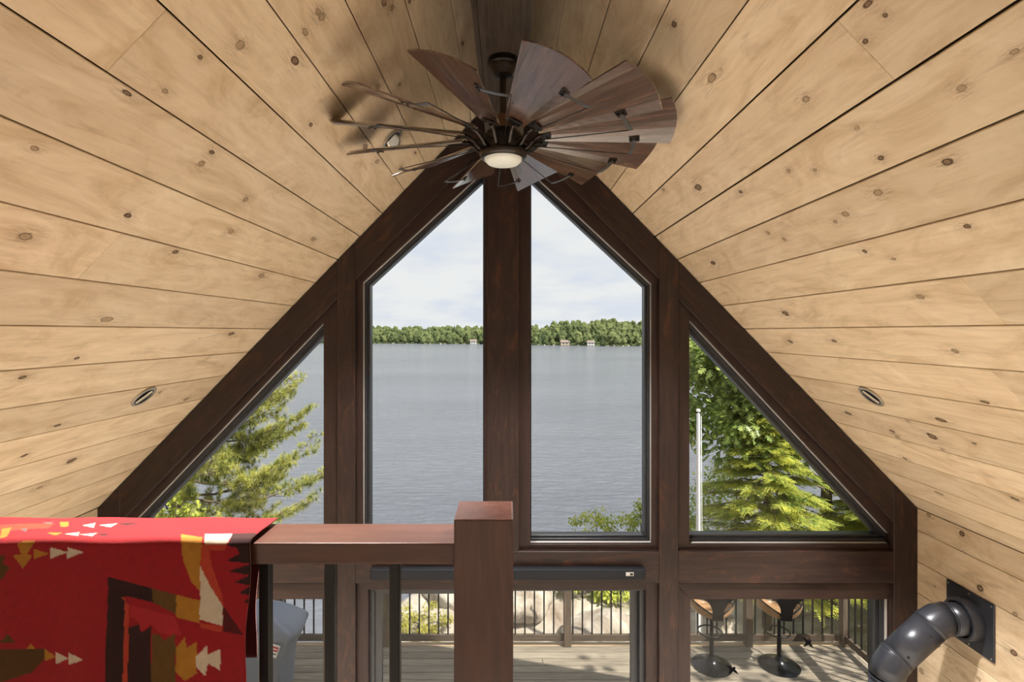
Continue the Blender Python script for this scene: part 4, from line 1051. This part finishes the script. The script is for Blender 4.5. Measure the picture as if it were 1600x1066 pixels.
# bright shrub beyond the railing
broad_tree('bright_shrub', (2.15, 12.3, gz(2.15, 12.3)), 2.0, (2.0, 12.3, -.58), (.62, .5, .86), 2600, .075, M['shrub'], 'bright yellow green shrub whose top shows above the beam of the tall window', OVAL, None, 0, 'shrub', 46, .03, 10)
broad_tree('bright_shrub', (3.15, 12.6, gz(3.15, 12.6)), 2.2, (3.1, 12.6, -.45), (.40, .4, .9), 1500, .075, M['shrub'], 'slimmer yellow green shrub beside the frame of the tall window', OVAL, None, 0, 'shrub', 30, .03, 8)
broad_tree('leafy_bush', (1.75, 10.9, gz(1.75, 10.9)), 1.2, (1.75, 10.9, -.75), (.85, .45, .5), 2600, .10, M['shrub'], 'green leafy bush hanging over the grey boulder beyond the railing', OVAL, None, 0, 'shrub', 36, .03, 8)
broad_tree('mossy_shrub', (-1.62, 9.9, gz(-1.62, 9.9)), .5, (-1.62, 9.9, gz(-1.62, 9.9)+.22), (.55, .4, .30), 3200, .045, M['moss'], 'low yellow green mossy shrub on the rocks beyond the railing', OVAL, None, 0, 'shrub', 36, .02, 8)
broad_tree('maple_sapling', (-5.95, 9.4, gz(-5.95, 9.4)), 3.6, (-5.75, 9.4, .95), (.45, .4, .6), 420, .10, M['shrub'], 'light green sapling with small leaves in front of the pine', OAK, None, 0, 'tree', 16, .03, 8)
for x, y, h, rx, lab in ((6.9, 8.6, 1.8, .9, 'dark green undergrowth bush beside the deck side railing'), (7.6, 10.8, 2.4, 1.3, 'large undergrowth bush behind the oak trunk'), (4.1, 12.6, 1.9, 1.1, 'undergrowth bush below the cedar behind the stools'), (5.6, 13.2, 2.6, 1.4, 'tall undergrowth bush between the cedar and the oak'), (6.2, 7.2, 1.3, .7, 'small undergrowth bush close to the deck side railing')):
    z = gz(x, y); broad_tree('undergrowth_bush', (x, y, z), h, (x, y, z+h*.6), (rx, rx*.8, h*.45), 2600, .10, M['under'], lab, OVAL, 'undergrowth beside the deck', 0, 'shrub', 40, .03, 8)

# cedar with flat hanging sprays
def cedar(x, y, ztop, rbot, label, nfr=3000):
    z0 = gz(x, y); root = empty('cedar_tree', (x, y, z0)); tag(root, label, 'tree')
    t = link('trunk', tube([(0, 0, -.2), (0, 0, (ztop-z0)*.6), (0, 0, ztop-z0)], [.09, .06, .01], 10), M['bark'], root)
    nb_ = 90; f = (np.arange(nb_)+.5)/nb_; zb = z0+1.05+(ztop-z0-1.1)*f; a = np.arange(nb_)*2.4+RS.uniform(-.4, .4, nb_); L = rbot*(1.02-f)**.75*RS.uniform(.75, 1.1, nb_)
    br = [tube([(0, 0, zb[i]-z0), (math.cos(a[i])*L[i]*.5, math.sin(a[i])*L[i]*.5, zb[i]-z0+.05), (math.cos(a[i])*L[i], math.sin(a[i])*L[i], zb[i]-z0-.12*L[i])], [.018, .012, .003], 5) for i in range(nb_)]
    link('branches', join(br), M['bark'], root)
    w = RS.randint(0, nb_, nfr); u = RS.uniform(.25, 1.02, nfr)
    out = np.stack([np.cos(a[w]), np.sin(a[w]), np.zeros(nfr)], 1); side = np.stack([-np.sin(a[w]), np.cos(a[w]), np.zeros(nfr)], 1)
    pos = out*(L[w]*u)[:, None]+np.stack([np.zeros(nfr), np.zeros(nfr), zb[w]-z0+.05-.15*L[w]*u], 1)+side*(RS.uniform(-1, 1, nfr)*.16)[:, None]
    d = out*RS.uniform(.3, 1, (nfr, 1))+side*RS.uniform(-.9, .9, (nfr, 1))+np.array([0, 0, -.25]); d /= np.linalg.norm(d, axis=1, keepdims=True)
    nl = 14; Vv, Ff, o0 = [], [], 0
    nrm_ = np.array([0, 0, 1.0])+unit(nfr)*.35
    for k in range(nl):
        fk = k/nl; sgn = 1 if k % 2 else -1
        sd = np.cross(d, nrm_); sd /= np.linalg.norm(sd, axis=1, keepdims=True)
        p = pos+d*(.26*fk); dd = d*.7+sd*(.75*sgn); dd /= np.linalg.norm(dd, axis=1, keepdims=True)
        v, f_ = leaf_cards(p, dd, nrm_+unit(nfr)*.2, .085*(1.1-fk*.7)*RS.uniform(.8, 1.2, nfr), [(0, 0), (.17, .5), (0, 1), (-.17, .5)], 0); Vv.append(v); Ff.append(f_+o0); o0 += len(v)
    tag(link('foliage', soup(np.concatenate(Vv), np.concatenate(Ff)), M['cedar'], root), kind='stuff'); return root
cedar(4.75, 9.9, 2.7, 1.75, 'yellow green cedar with flat sprays beside the white flagpole', 7000)
cedar(6.9, 9.6, 1.9, 1.7, 'green cedar with flat sprays beside the oak trunk', 5000)

# white pine on the left
def white_pine(x, y, ztop, label):
    z0 = gz(x, y); root = empty('pine_tree', (x, y, z0)); tag(root, label, 'tree')
    H = ztop-z0; link('trunk', tube([(0, 0, -.3), (.05, 0, H*.4), (0, 0, H*.75), (0, 0, H)], [.19, .15, .08, .01], 12), M['bark'], root)
    spec = []
    wh = [(-.35, 3.6), (.30, 4.2), (.75, 3.3), (1.15, 3.5), (1.75, 3.2), (2.25, 3.3), (2.85, 2.9), (3.35, 3.1), (4.0, 2.6), (4.7, 2.4), (5.4, 2.0), (6.1, 1.4)]
    for z, L in wh:
        a0 = rnd.uniform(-.35, .35)
        for k in range(6): spec.append((z-z0+rnd.uniform(-.15, .15), L*rnd.uniform(.8, 1.02)*(1 if k in (0, 1, 5) else .85), a0+k*math.pi/3+rnd.uniform(-.15, .15)))
    bt, tp, td = [], [], []
    for z, L, a in spec:
        d = Vector((math.cos(a), math.sin(a), 0)); s_ = Vector((-math.sin(a), math.cos(a), 0))
        pts = [Vector((0, 0, z))+d*(L*f)+Vector((0, 0, L*(.10*f+.10*f*f)-.12*L*math.sin(f*3.1)))+s_*(.1*math.sin(f*5+a)) for f in (0, .25, .5, .75, 1)]
        bt.append(tube(pts, [.040, .030, .022, .013, .005], 6))
        for f in np.arange(.22, 1.01, .042):
            i = min(3, int(f*4)); p = pts[i].lerp(pts[i+1], f*4-i)
            for sg in (-1, 1):
                if rnd.random() < .12: continue
                l2 = L*.26*(1.12-f)*rnd.uniform(.6, 1.25)+.16
                e = p+(d*rnd.uniform(.5, .9)+s_*sg*rnd.uniform(.5, .9)+Vector((0, 0, rnd.uniform(-.05, .40)))).normalized()*l2
                bt.append(tube([p, p.lerp(e, .5)+Vector((0, 0, -.02)), e], [.009, .006, .003], 4, False))
                nt_ = max(2, int(l2/.085))
                for q_ in range(nt_):
                    ff = .35+.65*(q_+1)/nt_; c = p.lerp(e, ff)+Vector((rnd.uniform(-.05, .05), rnd.uniform(-.05, .05), rnd.uniform(-.03, .06)))
                    tp.append(c); td.append(((e-p).normalized()+Vector((0, 0, .35))).normalized())
        tp.append(pts[-1]); td.append(d)
    link('branches', join(bt), M['bark'], root)
    tp = np.array([v[:] for v in tp]); td = np.array([v[:] for v in td]); n = len(tp); nn = 34
    P = np.repeat(tp, nn, 0); Dd = np.repeat(td, nn, 0)*.55+unit(n*nn)*.85; Dd /= np.linalg.norm(Dd, axis=1, keepdims=True)
    ln = RS.uniform(.11, .19, n*nn)[:, None]; s_, u_ = frames(Dd); wv_ = .0060
    A = P+s_*wv_; B = P-s_*wv_; Cc = P+Dd*ln
    Vv = np.stack([A, B, Cc], 1).reshape(-1, 3); Ff = np.arange(len(Vv)).reshape(-1, 3)
    tag(link('needles', soup(Vv, Ff), M['pine_needle'], root), kind='stuff'); return root
white_pine(-8.0, 13.0, 7.6, 'white pine with feathery sunlit needles on the lake side of the deck')

# flagpole
fp = empty('flagpole', (4.25, 12.0, gz(4.25, 12.0)-.1)); tag(fp, 'slim white flagpole standing in front of the yellow green cedar', 'flagpole')
fx = (1091-VX)/FPX*8.2; fp.location = (fx, 8.2, gz(fx, 8.2)-.1); ht = CZ-(645-VY)/FPX*8.2-fp.location.z
M['white_pole'] = mat_flat('white_pole_paint', (.82, .82, .84), .4)
link('pole', lathe([(.035, 0), (.033, ht*.6), (.026, ht-.02), (0, ht)], 16), M['white_pole'], fp)
link('finial', lathe([(0, ht), (.03, ht+.015), (.034, ht+.035), (.02, ht+.055), (0, ht+.06)], 14), M['white_pole'], fp)
link('rope', tube([(.055, 0, .9), (.06, 0, ht*.5), (.045, 0, ht-.05)], .005, 5), M['white_pole'], fp)
link('cleat', box_mesh(.03, .03, .12, .005), M['black'], fp).location = (.045, 0, .9)
